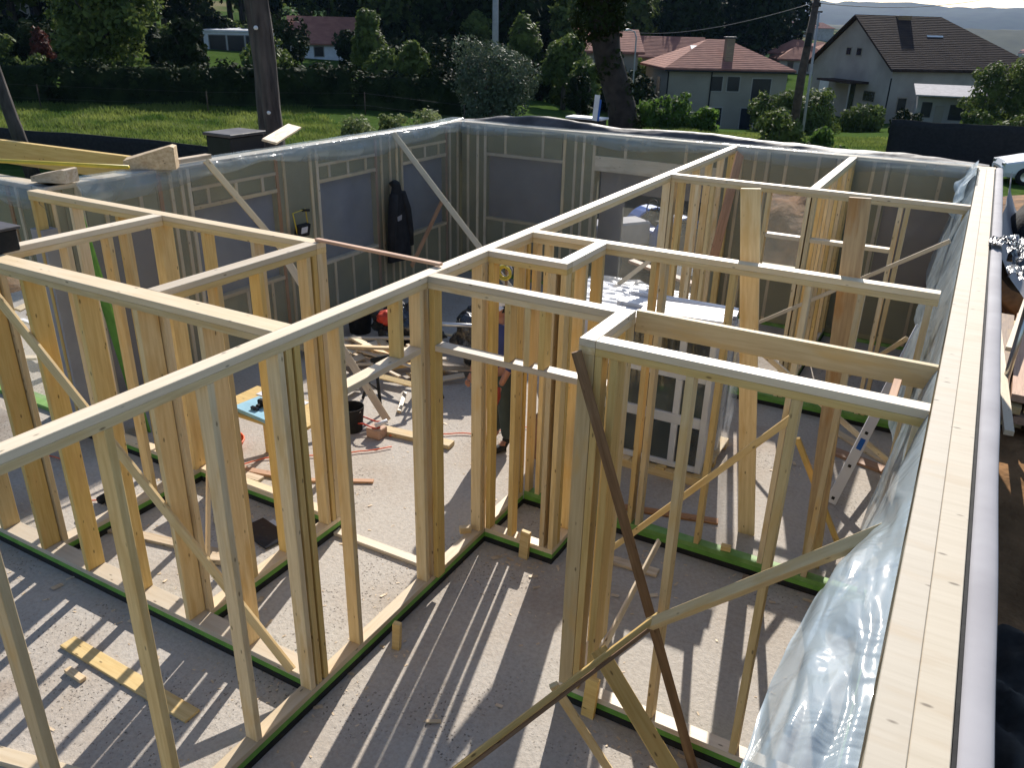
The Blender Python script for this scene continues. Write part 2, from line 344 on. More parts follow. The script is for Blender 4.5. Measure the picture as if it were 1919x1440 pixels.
# ------------------------------------------------------------------ stud walls
H = 2.69
def P(ax, a, c, z): return (a, c, z) if ax == 'x' else (c, a, z)
def strip(name, ax, c0, c1, a0, a1, z0, z1, m, parent):
    return board(name, P(ax, a0, (c0+c1)/2, (z0+z1)/2), P(ax, a1, (c0+c1)/2, (z0+z1)/2), abs(c1-c0), z1-z0, (0, 0, 1), m, parent)
def stud(ax, c0, c1, a, z0, z1, parent, th=.045, m='wood', name='stud'):
    up = (1, 0, 0) if ax == 'x' else (0, 1, 0); cm = (c0+c1)/2
    return board(name, P(ax, a, cm, z0), P(ax, a, cm, z1), abs(c1-c0)-.002, th, up, m, parent)
def frame(name, label, ax, c0, c1, a0, a1, studs, bots=None, sill='wood', cat='stud wall', tops=None, sm='wood', group='timber stud partitions'):
    am = (a0+a1)/2; root = thing(name, label, cat, P(ax, am, (c0+c1)/2, 0), group)
    for (t0, t1) in (tops or [(a0, a1)]):
        strip('top_plate', ax, c0, c1, t0, t1, H-.045, H, 'plate', root)
        strip('lower_top_plate', ax, c0, c1, t0, t1, H-.09, H-.0455, 'wood', root)
    if bots is None: bots = [(a0, a1)]
    for b0, b1 in bots:
        strip('damp_strip', ax, c0-.004, c1+.004, b0, b1, .001, .055, 'black', root)
        strip('sill_strip', ax, c0-.001, c1+.001, b0, b1, .0555, .10, 'greenwood', root)
        strip('bottom_plate', ax, c0, c1, b0, b1, .1005, .145, 'plate' if sill == 'wood' else 'greenlit', root)
    zb = .1455
    for sd in studs:
        if not isinstance(sd, tuple): sd = (sd,)
        a = sd[0]; z0 = sd[1] if len(sd) > 1 else zb; z1 = sd[2] if len(sd) > 2 else H-.0905
        if z0 is None: z0 = zb
        stud(ax, c0, c1, a, z0, z1, root, m=sm)
    return root
# main long partition (runs away from the camera)
MW = (-3.23, -3.13)
ys = [-.92, -.335, .25, .83, 1.4, 1.985, 2.57, 3.067, 3.1325, 3.198, 3.58, 4.43, 4.527, 5.265, 5.315, 5.95, 6.03, 9.66, 9.72] + [9.66+.585*k for k in range(1, 6)] + [12.62]
mw = frame('stud_wall', 'long timber stud wall crossing the whole house from the front left towards the far wall', 'y', *MW, -1.0, 12.66,
           [y for y in ys if y != 4.43] + [(4.43,), (4.185, 2.1855, H-.0905)], bots=[(-1.0, 6.06), (9.64, 12.66)])
strip('door_header', 'y', *MW, 3.604, 4.406, 2.14, 2.185, 'plate', mw)
# A1 partition, deep studs
A1 = (3.12, 3.27)
frame('stud_wall', 'deep timber stud wall of wide planks joining the long wall at the left front', 'x', *A1, -9.6, -3.232,
      [(-9.5,), (-8.5,), (-7.9,), (-7.31,), (-6.73,), (-6.16,), (-5.58,), (-5.0,), (-4.41,), (-3.83,), (-3.255,)])
A2 = (4.75, 4.86)
frame('stud_wall', 'timber stud wall at back left meeting the film covered wall and ending at a free corner', 'x', *A2, -8.04, -4.35,
      [-8.0, -7.4, -6.74, -6.21, -6.15, -5.63, -5.05, -4.47, -4.375])
frame('stud_wall', 'short timber stud wall on the left between the deep wall and back wall, green board behind it', 'y', -6.22, -6.11, 3.272, 4.748,
      [3.30, 3.85, 4.22, 4.40, 4.72])
frame('stud_wall', 'short timber stud wall left of centre with the free end corner at the far side', 'y', -4.46, -4.35, 3.272, 4.748,
      [3.30, 3.76, 4.15, 4.65, 4.72])
# little closet in the centre
frame('stud_wall', 'shortest stud wall with green sill facing the camera in the centre of the house', 'x', 5.32, 5.42, -3.128, -2.45,
      [-3.10, -2.875, -2.56, -2.475], sill='wood')
frame('stud_wall', 'narrow stud wall side of the small closet in the centre', 'y', -2.55, -2.45, 5.422, 6.058, [5.45, 5.7, 6.03])
# A4 header wall without bottom plate
a4 = frame('header_wall', 'timber stud wall with lowered door header and three short studs in the centre', 'x', 4.50, 4.60, -3.128, -1.63,
      [(-3.10,), (-2.49, 2.1855), (-2.34, 2.1855), (-2.23, 2.1855), (-1.655,)], bots=[])
strip('door_header', 'x', 4.50, 4.60, -3.077, -1.68, 2.14, 2.185, 'plate', a4)
frame('stud_wall', 'short stud wall forming the step corner at right of centre', 'y', -1.73, -1.63, 3.97, 4.498, [3.995, 4.045, 4.47])
frame('stud_wall', 'nearest stud wall on the right running to the big outer wall', 'x', 3.97, 4.07, -1.628, .075,
      [-1.605, -1.51, -1.075, -.52, .04])
b5 = board('header_beam', (-1.628, 4.62, 2.62), (.075, 4.62, 2.62), .045, .14, (0, 0, 1), 'wood')
tag(b5, 'plank on edge spanning to the outer wall behind the nearest right stud wall', 'beam')
frame('stud_wall', 'stud wall with bright green bottom plate crossing the right half behind the nearest wall', 'x', 6.062, 6.162, -3.128, .0,
      [-3.10, -2.99, -2.52, -2.04, -1.96, -1.41, -.855, -.49, -.05], sill='green')
a7 = frame('stud_wall', 'farther stud wall on the right with a window header across its middle', 'x', 9.64, 9.74, -3.128, .075,
      [-3.10, -2.99, -2.80, -2.62, -2.07, -1.96, -1.52, -1.46, -.57, -.50, .04], sill='green')
strip('window_header', 'x', 9.64, 9.74, -1.935, -1.545, 2.095, 2.14, 'plate', a7)
strip('window_header', 'x', 9.64, 9.74, -1.435, -.595, 2.095, 2.14, 'plate', a7)
frame('stud_wall', 'short far stud wall running back to the far outer wall, studs overlapping', 'y', -1.54, -1.44, 9.742, 12.66,
      [9.77, 10.1, 10.4, 10.7, 11.1, 11.5, 11.95, 12.4, 12.62])
# ------------------------------------------------------------------ outer walls
def outer(name, label, ax, cin, cout, a0, a1, ops, studs, zt=2.69, jamb='redwood', top=True, group='outer walls'):
    """ops: (b0,b1,z0,z1,kind)"""
    am = (a0+a1)/2; root = thing(name, label, 'outer wall', P(ax, am, (cin+cout)/2, 0), group)
    c0, c1 = min(cin, cout), max(cin, cout); sgn = 1 if cout > cin else -1
    def hit(b): return any(o[0]-.03 < b < o[1]+.03 for o in ops)
    strip('top_plate', ax, c0, c1, a0, a1, zt-.045, zt, 'palewood', root)
    strip('bottom_plate', ax, c0, c1, a0, a1, .001, .05, 'greenlit', root)
    for b in studs:
        if not hit(b): stud(ax, c0+.002, c1-.002, b, .0505, zt-.0455, root, m='palewood')
    for b0, b1, z0, z1, k in ops:
        strip('header', ax, c0+.003, c1-.003, b0-.02, b1+.02, z1, z1+(.24 if k == 'door' else .05), 'palewood', root)
        if k == 'win': strip('upper_rail', ax, c0+.003, c1-.003, b0-.02, b1+.02, z1+.23, z1+.27, 'palewood', root)
        if z0 > .2: strip('window_sill', ax, c0+.003, c1-.003, b0-.02, b1+.02, z0-.05, z0, 'palewood', root)
        for b, mm in ((b0-.045, 'palewood'), (b1+.045, jamb)):
            stud(ax, c0+.004, c1-.004, b, .0505, zt-.0455, root, th=.048 if mm == 'palewood' else .05, m=mm, name='jamb')
        zz = z1+(.24 if k == 'door' else .05)
        n = 3 if k == 'win' else 2
        for i in range(n):
            b = b0+(b1-b0)*(i+.5)/n
            if k == 'win':
                stud(ax, c0+.005, c1-.005, b, zz, z1+.23, root, m='palewood', name='cripple_stud')
            elif zt-.046 > zz: stud(ax, c0+.005, c1-.005, b, zz, zt-.0455, root, m='palewood', name='cripple_stud')
            if z0 > .2: stud(ax, c0+.005, c1-.005, b, .0505, z0-.0505, root, m='palewood', name='cripple_stud')
    # sheathing boards outside, with the openings left free
    s0, s1 = cout, cout+sgn*.02
    xs = sorted(set([a0, a1]+[o[0] for o in ops]+[o[1] for o in ops]))
    for x0, x1 in zip(xs, xs[1:]):
        o = [q for q in ops if q[0] <= (x0+x1)/2 <= q[1]]
        if not o: segs = [(0, zt)]
        else: segs = ([(0, o[0][2])] if o[0][2] > .2 else [])+[(o[0][3], zt)]
        for z0, z1 in segs:
            a = P(ax, x0, min(s0, s1), z0+.002); b = P(ax, x1, max(s0, s1), z1-.002); box('sheathing_panel', a, b, 'olive', root, c=.001)
            q0, q1 = sorted((cin+sgn*.022, cin+sgn*.16)); box('insulation_batt', P(ax, x0+.004, q0, z0+.055), P(ax, x1-.004, q1, z1-.05), 'olive', root, c=.001)
    for b0, b1, z0, z1, k in ops:
        if k.startswith('open') or k == 'door': continue
        q0, q1 = sorted((cin+sgn*.09, cin+sgn*.10)); a = P(ax, b0+.002, q0, z0); b = P(ax, b1-.002, q1, z1)
        box('window_membrane', a, b, 'winmem_b' if k == 'winb' else 'winmem', root, c=.0005)
    return root
L = -8.05
sp = [4.95+.585*k for k in range(14)] + [12.6]
outer('outer_wall', 'left outer wall of pale studs under clear plastic film with slate coloured window openings', 'y', L, L-.19, 4.93, 12.87,
      [(5.35, 6.25, .05, 2.15, 'winb'), (6.75, 8.10, 1.0, 2.15, 'win'), (8.98, 10.22, 1.0, 2.15, 'win'), (10.98, 12.2, 1.0, 2.15, 'win')],
      [5.0, 5.28, 6.45, 6.6, 8.28, 8.8, 10.4, 10.62, 10.80, 12.35, 12.6])
outer('outer_wall', 'far outer wall behind plastic film with dark roofing felt along its top', 'x', 12.68, 12.87, -8.04, .28,
      [(-7.5, -6.05, 1.08, 2.16, 'winb'), (-5.42, -3.42, .05, 2.1, 'door'), (-2.62, -1.72, .95, 2.1, 'openwin'), (-.98, -.12, .9, 2.12, 'winb')],
      [-7.9, -7.7, -5.8, -5.65, -3.05, -2.85, -1.5, -1.2, .05], jamb='palewood')
# dark membrane closing the left bit of the doorway
R = thing('outer_wall', 'right outer wall seen from above as a broad pale timber strip with white edge', 'outer wall', (.2, 6, 0), 'outer walls')
box('inner_top_plate', (.082, -1.2, H-.045), (.175, 12.67, H), 'ltop', R)
box('outer_top_plate', (.1758, -1.2, H-.0455), (.268, 12.865, H-.001), 'ltop', R)
box('bottom_plate', (.082, -1.2, .001), (.268, 12.67, .05), 'greenlit', R)
for k in range(24): stud('y', .084, .266, -1.1+.585*k, .0505, H-.046, R, m='palewood')
box('sheathing_panel', (.2695, -1.2, .0), (.284, 12.86, H-.012), 'black', R)
# rounded grey white membrane edge outside
def edge(u, v):
    y = -1.2+14.1*u; t = PI*(-.1+1.2*v); w = .043+.003*nz(y*1.3)
    return (.325-w*math.cos(t)+.004*nz(y*.8, 3), y, H-.02+.018*math.sin(t)+.003*nz(y*2, 5))
grid('membrane_edge', edge, 120, 10, 'greymem', R, (.3, 5, 2.6))
box('insulation_panel', (.29, -1.2, -.3), (.36, 12.87, H-.035), 'greymem', R)
# wing wall going left
outer('outer_wall', 'outer wall of the left wing with open doorway and plastic film hanging on it', 'x', 4.93, 5.12, -12.5, -8.06,
      [(-10.4, -8.75, .05, 2.15, 'opendoor')], [-12.4, -11.8, -11.2, -10.6, -8.55, -8.3, -8.12])
# ------------------------------------------------------------------ films
tag(grid('plastic_film', lambda u, v: (L+.012+.03*nz(u*14, v*4)+.05*v*v*0+.02*math.sin(u*40)*(1-v)*.3, 5.0+7.65*u, .15+2.52*v), 90, 24, 'film', None, (L, 9, .15)),
    'clear plastic film stapled over the inside of the left outer wall', 'plastic film')
tag(grid('plastic_film', lambda u, v: (-8.02+8.05*u, 12.665-.02+.03*nz(u*16, v*4, 4), .15+2.52*v) , 100, 24, 'film', None, (-4, 12.66, .15)),
    'clear plastic film over the inside of the far outer wall', 'plastic film')
tag(grid('plastic_film', lambda u, v: (-12.4+4.3*u, 4.915+.03*nz(u*12, v*4, 9), .15+2.5*v), 50, 20, 'film', None, (-10, 4.91, .15)),
    'clear plastic film on the inside of the left wing wall', 'plastic film')
# top folds: film lapped over the top plates, sagging inside
def fold(x0, x1, sag, seed, amp=1.0):
    """profile across the wall: flat over the plate, rounded inner edge, then hanging inside"""
    sg = 1 if x1 > x0 else -1
    def f(u, v, along):
        s = sag(along); r = .04+.02*nz(along*.8, seed)
        if v < .25: t = v/.25; return (x0+(x1-sg*.02-x0)*t, H+.022+.006*nz(along*3, v*5, seed)*amp)
        if v < .5:
            t = (v-.25)/.25*PI*.5; return (x1-sg*.02+sg*(r+.02)*math.sin(t), H+.022-r*(1-math.cos(t))+.004*nz(along*6, v*9, seed))
        t = (v-.5)/.5; bulge = math.sin(PI*t)*(.03+.05*abs(nz(along*.9, 1, seed)))*amp; w = .014*nz(along*3, v*4, seed)*amp
        return (x1+sg*(r+bulge+w), H+.022-r-s*t+w)
    return f
fl_ = fold(L-.2, L+.01, lambda y: .20+.13*nz(y*.45, 8)+.05*nz(y*1.7, 2), 1.5)
def left_fold(u, v):
    y = 5.25+7.5*u; a, z = fl_(u, v, y); return (a, y, z+.04*math.exp(-((y-12.7)/.5)**2))
tag(grid('plastic_film', left_fold, 160, 30, 'filmedge', None, (L, 9, H)), 'shiny fold of plastic film lapped over the top of the left outer wall', 'plastic film')
fr_ = fold(12.87, 12.66, lambda x: .15+.08*nz(x*.7, 3)+.03*nz(x*2.5, 6), 6.5)
def far_fold(u, v):
    x = -7.98+8.0*u; a, z = fr_(u, v, x); return (x, a, z)
tag(grid('plastic_film', far_fold, 160, 30, 'filmedge', None, (-4, 12.7, H)), 'shiny fold of plastic film lapped over the top of the far outer wall', 'plastic film')
def wing_fold(u, v):
    x = -12.4+4.45*u
    if v < .3: return (x, 4.99-.06*v/.3, H+.008+.004*nz(x*3, v*4))
    t = (v-.3)/.7; return (x, 4.92-.10*math.sin(PI*t)-.04*t, H+.01-t*(.22+.2*nz(x*.8, 4)))
tag(grid('plastic_film', wing_fold, 60, 18, 'filmedge', None, (-10, 5, H)), 'crumpled bluish plastic film drooping from the wing wall top at the left edge', 'plastic film')
# right wall film: comes off the inner top edge, lies as a loose shelf near the camera and hangs further back
ctrl = [(-1.2, -.30), (1.9, -.205), (2.2, -.195), (2.6, -.17), (3.2, -.13), (3.9, -.12), (4.58, -.13), (5.4, -.075), (5.9, -.06), (6.6, -.15), (7.61, -.20), (8.6, -.13), (9.6, -.19), (10.6, -.16), (11.6, -.22), (12.6, -.22)]
def cb(y):
    for (a, x0), (b, x1) in zip(ctrl, ctrl[1:]):
        if y <= b:
            t = (y-a)/(b-a); t = t*t*(3-2*t); return x0+(x1-x0)*t
    return ctrl[-1][1]
def ss(a, b, x):
    t = max(0, min(1, (x-a)/(b-a))); return t*t*(3-2*t)
def crease(y, v, s):
    return abs(nz(y*s, v*s*1.3, 2))*1.2+.6*abs(nz(y*s*2.1, v*s*2.2, 5))
def rfilm(u, v):
    y = -1.2+13.85*u**1.25; xb = cb(y); sh = 1-ss(2.5, 4.6, y)
    x = .074+(xb-.074)*(v*sh+(1-sh)*v**.75)
    g = min(1, v*5)
    x += (.022*nz(y*2.1, v*2.6, 2)+.010*nz(y*5, v*6, 7))*g
    yy = y+.04*nz(y*2, v*3, 11)*v
    zs = H-.02-.16*v-.10*ss(.75, 1, v)+.06*g*crease(y, v, 1.9)*(.4+.6*(1-ss(1.9, 2.5, y)))   # shelf
    zh = H-.015-1.18*v-.05*nz(y*1.2, 3)*v+.03*g*nz(y*3, v*4)
    return (x, yy, zs*sh+zh*(1-sh))
tag(grid('plastic_film', rfilm, 520, 50, 'filmR', None, (0, 5, 2.6)), 'large glossy bluish plastic sheet hanging loose along the right outer wall', 'plastic film')
def rcorner(u, v):
    y = 11.2+1.5*u; t = v*1.6*PI*.5
    return (.06-.25*math.sin(t)*(.6+.5*nz(y*3, v*3)), y+.1*nz(y*4, v*5, 3), H+.10-.55*v+.05*nz(y*5, v*6))
tag(grid('plastic_film', rcorner, 30, 24, 'filmR', None, (0, 12, 2.6)), 'crumpled bundle of plastic film at the far right corner of the walls', 'plastic film')
# roofing felt draped over the far wall top
def felt(u, v):
    x = -8.2+8.4*u; hgt = .05+.10*math.exp(-((x+6.6)/.9)**2)+.05*math.exp(-((x+3.9)/1.1)**2)+.02*nz(x*1.5)
    e = min(1, u*12, (1-u)*12)
    y = 12.875+.36*v
    z = H+.0+hgt*math.sin(PI*min(1, v*1.1))*e*1.1-(.35*max(0, v-.55)/.45)+.012*nz(x*4, v*6)
    return (x, y, z)
tag(grid('roofing_felt', felt, 110, 12, 'charcoal', None, (-4, 13, 2.7)), 'dark grey roofing felt bulging along the top of the far outer wall', 'roofing felt')
# ------------------------------------------------------------------ braces and loose planks
BG = 'diagonal braces'
def brace(p0, p1, w, t, up, m, label, name='brace_plank', group=BG, cat='brace'):
    return tag(board(name, p0, p1, w, t, up, m), label, cat, group)
brace((-1.0, 3.49, 1.315), (.065, 3.18, 2.51), .055, .05, (-.3, -.6, .7), 'wood', 'long pale plank slanting up under the loose plastic sheet at lower right')
brace((-1.87, 2.15, .585), (-.94, 3.575, 1.335), .022, .045, (.5, -.6, .7), 'brown', 'brown edged plank rising from the bottom edge to cross the paler slanting plank')
brace((-1.89, 2.13, .615), (-.96, 3.53, 1.375), .03, .045, (.5, -.6, .7), 'wood', 'thin pale batten alongside the brown edged plank at the bottom')
brace((-1.725, 3.93, 2.62), (-.70, 3.84, -.0), .06, .035, (.5, -1, .2), 'brown', 'dark brown plank leaning steeply across the nearest right stud wall')
brace((-1.42, 3.86, .66), (-.72, 3.66, .02), .11, .025, (.35, -.6, .7), 'wood', 'short wide board leaning at the foot of the nearest right wall')
brace((-1.41, 3.17, .95), (-1.14, 3.55, .02), .05, .03, (.3, -.7, .4), 'wood', 'short batten running down under the slanting planks in front')
brace((-1.59, 5.55, .42), (-1.62, 4.35, .03), .05, .022, (.9, 0, .4), 'palewood', 'sunlit batten lying low behind the nearest right wall')
brace((-.63, 4.83, 2.12), (-2.13, 5.5, .04), .045, .022, (0, 1, 0), 'wood', 'long thin batten slanting down left behind the nearest right studs')
brace((-1.36, 7.2, 1.63), (-.06, 8.8, .02), .06, .025, (0, 1, .2), 'palewood', 'batten slanting down to the right behind the green plated wall')
brace((-.77, 6.32, 1.26), (-.34, 6.96, .02), .05, .025, (0, 1, .2), 'wood', 'short steep batten propped near the green plated wall')
brace((-.03, 8.6, 2.53), (-1.88, 9.5, 1.06), .04, .02, (0, 1, 0), 'palewood', 'longest thin batten slanting under the loose film at right')
brace((-.2, 8.85, 1.44), (-.93, 10.9, .03), .05, .022, (0, 1, 0), 'palewood', 'thin batten sloping down beyond the spirit level')
brace((-2.9, 8.5, 1.93), (-3.45, 8.5, 1.4), .05, .022, (0, 1, 0), 'palewood', 'grey pale batten slanting in the opening beside the window stack')
brace((-8.0, 6.94, 2.72), (-7.3, 7.47, 1.5), .08, .022, (1, -.3, .5), 'palewood', 'pale board slanting down from the top of the left outer wall')
brace((-7.0, 7.1, 1.62), (-5.31, 6.77, .03), .09, .022, (.3, -.6, .6), 'palewood', 'pale board running down to the floor beside the black bucket')
brace((-8.0, 10.65, 2.68), (-4.1, 9.27, .03), .085, .022, (.3, -.6, .6), 'palewood', 'long pale board slanting down past the hanging black jacket')
brace((-7.93, 11.95, 1.5), (-7.5, 10.35, .7), .07, .03, (1, 0, .2), 'redwood', 'brown batten slanting the other way beside the far left window')
brace((-4.40, 3.50, 1.33), (-4.45, 3.34, .15), .035, .02, (1, 0, 0), 'palewood', 'thin whitish slat standing upright on the deep wall sill')
brace((-3.36, 3.106, .17), (-5.93, 3.106, 2.45), .095, .022, (0, 1, 0), 'wood', 'long brace nailed diagonally across the deep stud wall')
brace((-4.40, 4.81, 2.705), (-3.17, 4.73, 2.712), .045, .022, (0, 0, 1), 'redwood', 'thin brown slat bridging the tops of two stud walls', name='slat')
brace((-1.10, 6.68, 0), (-1.405, 6.24, 3.22), .15, .022, (0, 1, 0), 'wood', 'yellow plank standing upright and rising above the green plated wall', name='upright_plank', cat='plank', group='upright planks')
brace((-.485, 6.47, 0), (-.64, 6.24, 3.24), .15, .022, (0, 1, 0), 'osb', 'reddish streaked plank standing upright on the right above the walls', name='upright_plank', cat='plank', group='upright planks')
brace((-.10, 4.12, 2.60), (-.10, 4.5, 2.60), .04, .04, (0, 0, 1), 'redwood', 'small brown block between the two beams at the right outer wall', name='wood_block', cat='block', group=None)
brace((-3.02, 12.4, 2.62), (-2.72, 10.45, 1.42), .14, .03, (.6, -.8, 0), 'redwood', 'wide pinkish plank leaning behind the crowded studs at right of the doorway')
t = thing('black_case', 'black box standing on the deep stud wall top at the left edge', 'box', (-6.15, 3.3, 2.69))
box('case', (-6.32, 3.2, 2.6915), (-5.98, 3.4, 2.85), 'black', t, c=.01); box('lid', (-6.34, 3.18, 2.8505), (-5.96, 3.42, 2.875), 'charcoal', t, c=.006)
# left background timbers resting on the walls
brace((-11.8, 6.6, 2.55), (-8.27, 6.72, 2.55), .08, .30, (0, 0, 1), 'wood', 'deep laminated beam lying across the left wing at the left edge', name='laminated_beam', cat='beam', group=None)
tag(tube('yellow_pole', [(-9.6, 5.0, 2.82), (-7.85, 5.78, 2.80)], .022, 'yellow'), 'yellow pole lying across the planks at upper left', 'pole')
def wedge(name, x, y, z, l, w, h, rz, m, label, cat):
    V = [(-l/2, -w/2, 0), (l/2, -w/2, 0), (l/2, w/2, 0), (-l/2, w/2, 0), (-l/2, -w/2, h*.4), (l/2, -w/2, h), (l/2, w/2, h), (-l/2, w/2, h*.45), (l*.42, -w/2, h*1.05), (l*.42, w/2, h*1.05)]
    V = [(vx*math.cos(rz)-vy*math.sin(rz)+x, vx*math.sin(rz)+vy*math.cos(rz)+y, vz+z) for vx, vy, vz in V]
    F = [(3, 2, 1, 0), (0, 1, 5, 8, 4), (1, 2, 6, 5), (2, 3, 7, 9, 6), (3, 0, 4, 7), (4, 8, 9, 7), (8, 5, 6, 9)]
    return tag(meshobj(name, V, F, m, None, (x, y, z)), label, cat)
wedge('offcut_block', -8.12, 6.28, 2.70, .55, .2, .24, .7, 'scrap', 'grey wedge shaped offcut on top of the left outer wall', 'offcut')
wedge('offcut_block', -8.18, 5.15, 2.71, .4, .2, .13, .3, 'scrap', 'long low grey offcut under the yellow pole', 'offcut')
brace((-8.1, 6.6, 2.74), (-8.12, 7.1, 2.74), .1, .05, (0, 0, 1), 'scrap', 'short squared offcut on the film covered wall top', name='offcut_block', cat='offcut', group=None)
brace((-8.35, 8.35, 2.76), (-9.05, 9.6, 2.80), .20, .03, (.6, -.7, .7), 'scrap', 'tilted tan board leaning on the left outer wall top below the big trunk', name='board', cat='board', group=None)
b = thing('skip_box', 'dark blue grey crate with flat lid beyond the left outer wall', 'crate', (-10.3, 9.6, 0))
box('body', (-10.6, 9.25, -.4), (-10.05, 9.95, 2.58), 'window_dark', b, c=.02); box('lid', (-10.63, 9.22, 2.582), (-10.02, 9.98, 2.63), 'charcoal', b, c=.01)
# ------------------------------------------------------------------ floor items
def fl(p0, p1, w, t, m, label, z=.0, cat='plank', name='loose_plank', group='planks on the floor', tilt=(0, 0, 1)):
    return tag(board(name, (*p0, z+t/2+.002), (*p1, z+t/2+.002), w, t, tilt, m), label, cat, group)
fl((-5.12, 2.60), (-3.76, 2.57), .12, .022, 'wood', 'pale plank lying on the concrete at lower left with stripes of shadow')
fl((-4.86, 2.42), (-4.67, 2.41), .05, .03, 'scrap', 'tiny offcut on the concrete near the long lower left plank')
fl((-4.42, 4.73), (-3.26, 4.74), .09, .035, 'plate', 'flat batten bridging the floor between two bottom plates')
fl((-4.6, 1.72), (-3.3, 2.05), .10, .045, 'plate', 'plank end at the lower left corner of the view')
fl((-2.3, 6.48), (-1.38, 6.72), .09, .022, 'redwood', 'brownish plank lying behind the bright green plate')
fl((-2.2, 5.62), (-1.6, 5.66), .10, .03, 'scrap', 'short block like plank lying before the green plate')
fl((-6.05, 5.08), (-5.5, 5.2), .08, .03, 'redwood', 'reddish plank on the floor behind the left partitions')
fl((-5.5, 5.12), (-4.62, 5.62), .06, .022, 'redwood', 'narrow reddish batten on the floor behind the left partitions')
fl((-6.9, 4.95), (-5.6, 5.05), .10, .03, 'scrap', 'grey plank on the floor by the back left wall')
fl((-5.35, 6.55), (-4.35, 6.66), .14, .05, 'wood', 'thick yellow plank on the sunny floor beside the bucket')
fl((-.80, 8.83), (-.1, 8.62), .16, .03, 'redwood', 'brown board on the floor right of the window stack')
fl((-.85, 9.4), (-.02, 8.75), .10, .03, 'palewood', 'light plank on the floor at the right under the film')
fl((-6.2, 3.7), (-5.0, 3.95), .1, .03, 'scrap', 'scrap board on the floor between deep wall and back wall')
for i, (x, y, a) in enumerate([(-3.02, 4.83, .9), (-1.2, 5.99, .2)]):
    pass
def blk(p, s, m, label, rz=0, group='small wood blocks'):
    o = link('wood_block', boxmesh(*s, M[m]), None, Matrix.Translation(Vector(p)) @ Matrix.Rotation(rz, 4, 'Z') @ Matrix.Rotation(.06, 4, 'Y'))
    return tag(o, label, 'wood block', group)
blk((-2.98, 3.80, .12), (.06, .045, .24), 'wood', 'upright wood stake nailed against the long wall bottom plate', .2)
blk((-2.70, 5.285, .14), (.085, .04, .28), 'wood', 'upright wood stake in front of the closet sill', .0)
blk((-1.47, 3.93, .17), (.09, .04, .34), 'wood', 'upright stake against the nearest right wall', .0)
blk((-1.35, 2.35, .14), (.09, .04, .30), 'wood', 'upright stake at the bottom edge of the view', .1)
blk((-1.155, 6.11, .17), (.085, .05, .05), 'wood', 'small cube block sitting on the bright green plate', .2)
blk((-3.24, 5.17, .175), (.10, .05, .06), 'wood', 'small block on the plate beside the closet', .8)
blk((-2.35, 3.35, .011), (.10, .03, .012), 'palewood', 'thin splinter of wood on the middle of the front floor', .6)
blk((-.9, 5.93, .03), (.10, .09, .06), 'brown', 'dark block tucked under the bright green plate edge', .1)
blk((-4.9, 3.9, .03), (.22, .12, .05), 'scrap', 'offcut block lying inside the left room', .5)
blk((-5.35, 4.35, .03), (.2, .1, .05), 'scrap', 'offcut block lying at the back of the left room', 1.2)
# scrap pile
for i in range(46):
    a = random.uniform(0, PI); l = random.uniform(.35, 1.5); x = -6.25+random.gauss(0, .62); y = 8.1+random.gauss(0, .42)
    z = .02+.24*math.exp(-((x+6.3)**2+(y-8.15)**2)*1.6)*random.random()+.012*i*.2
    dz = random.uniform(-.05, .05)*l
    o = board('scrap_board', (x-l/2*math.cos(a), y-l/2*math.sin(a)*.5, max(.02, z-dz)), (x+l/2*math.cos(a), y+l/2*math.sin(a)*.5, max(.02, z+dz)),
              random.choice([.05, .09, .12]), random.choice([.02, .035]), (random.uniform(-.3, .3), random.uniform(-.3, .3), 1), random.choice(['palewood', 'scrap', 'wood', 'plate']))
    tag(o, 'pale offcut board in the tangled scrap heap on the sunny floor', 'offcut', 'offcuts in the scrap heap')
for i in range(26):
    a = random.uniform(0, PI); l = random.uniform(.3, 1.2); x = -10.2+random.gauss(0, .9); y = 6.6+random.gauss(0, .8)
    z = random.uniform(.02, .5)-.4+.4
    o = board('scrap_board', (x-l/2*math.cos(a), y-l/2*math.sin(a), z), (x+l/2*math.cos(a), y+l/2*math.sin(a), z+random.uniform(-.1, .1)),
              random.choice([.06, .1, .14]), .03, (random.uniform(-.4, .4), random.uniform(-.4, .4), 1), random.choice(['palewood', 'scrap', 'white']))
    tag(o, 'white or pale offcut outside the doorway of the left wing', 'offcut', 'offcuts outside the left wing')
# bucket
def bucket(x, y, r, h, m, label):
    t = thing('bucket', label, 'bucket', (x, y, 0))
    n = 20; V = []; F = []
    prof = [(r*.78, .004), (r, h), (r*.96, h), (r*.75, .02)]
    for rr_, z in prof:
        for k in range(n): V.append((x+rr_*math.cos(2*PI*k/n), y+rr_*math.sin(2*PI*k/n), z))
    for j in range(3):
        for k in range(n): F.append((j*n+k, j*n+(k+1) % n, (j+1)*n+(k+1) % n, (j+1)*n+k))
    F.append(tuple(range(n))[::-1]); F.append(tuple(3*n+k for k in range(n)))
    meshobj('pail', V, F, m, t, (x, y, 0), smooth=False)
    tube('handle', [(x+r*1.02*math.cos(a), y-.02, h-.02-r*.7*math.sin(a)*.5) for a in [PI*i/10 for i in range(11)]], .005, 'metal', t, 5)
bucket(-5.55, 6.42, .15, .30, 'black', 'black mortar bucket on the sunny floor')
bucket(-7.5, 9.0, .2, .45, 'black', 'large dark bin standing in the shade by the left outer wall')
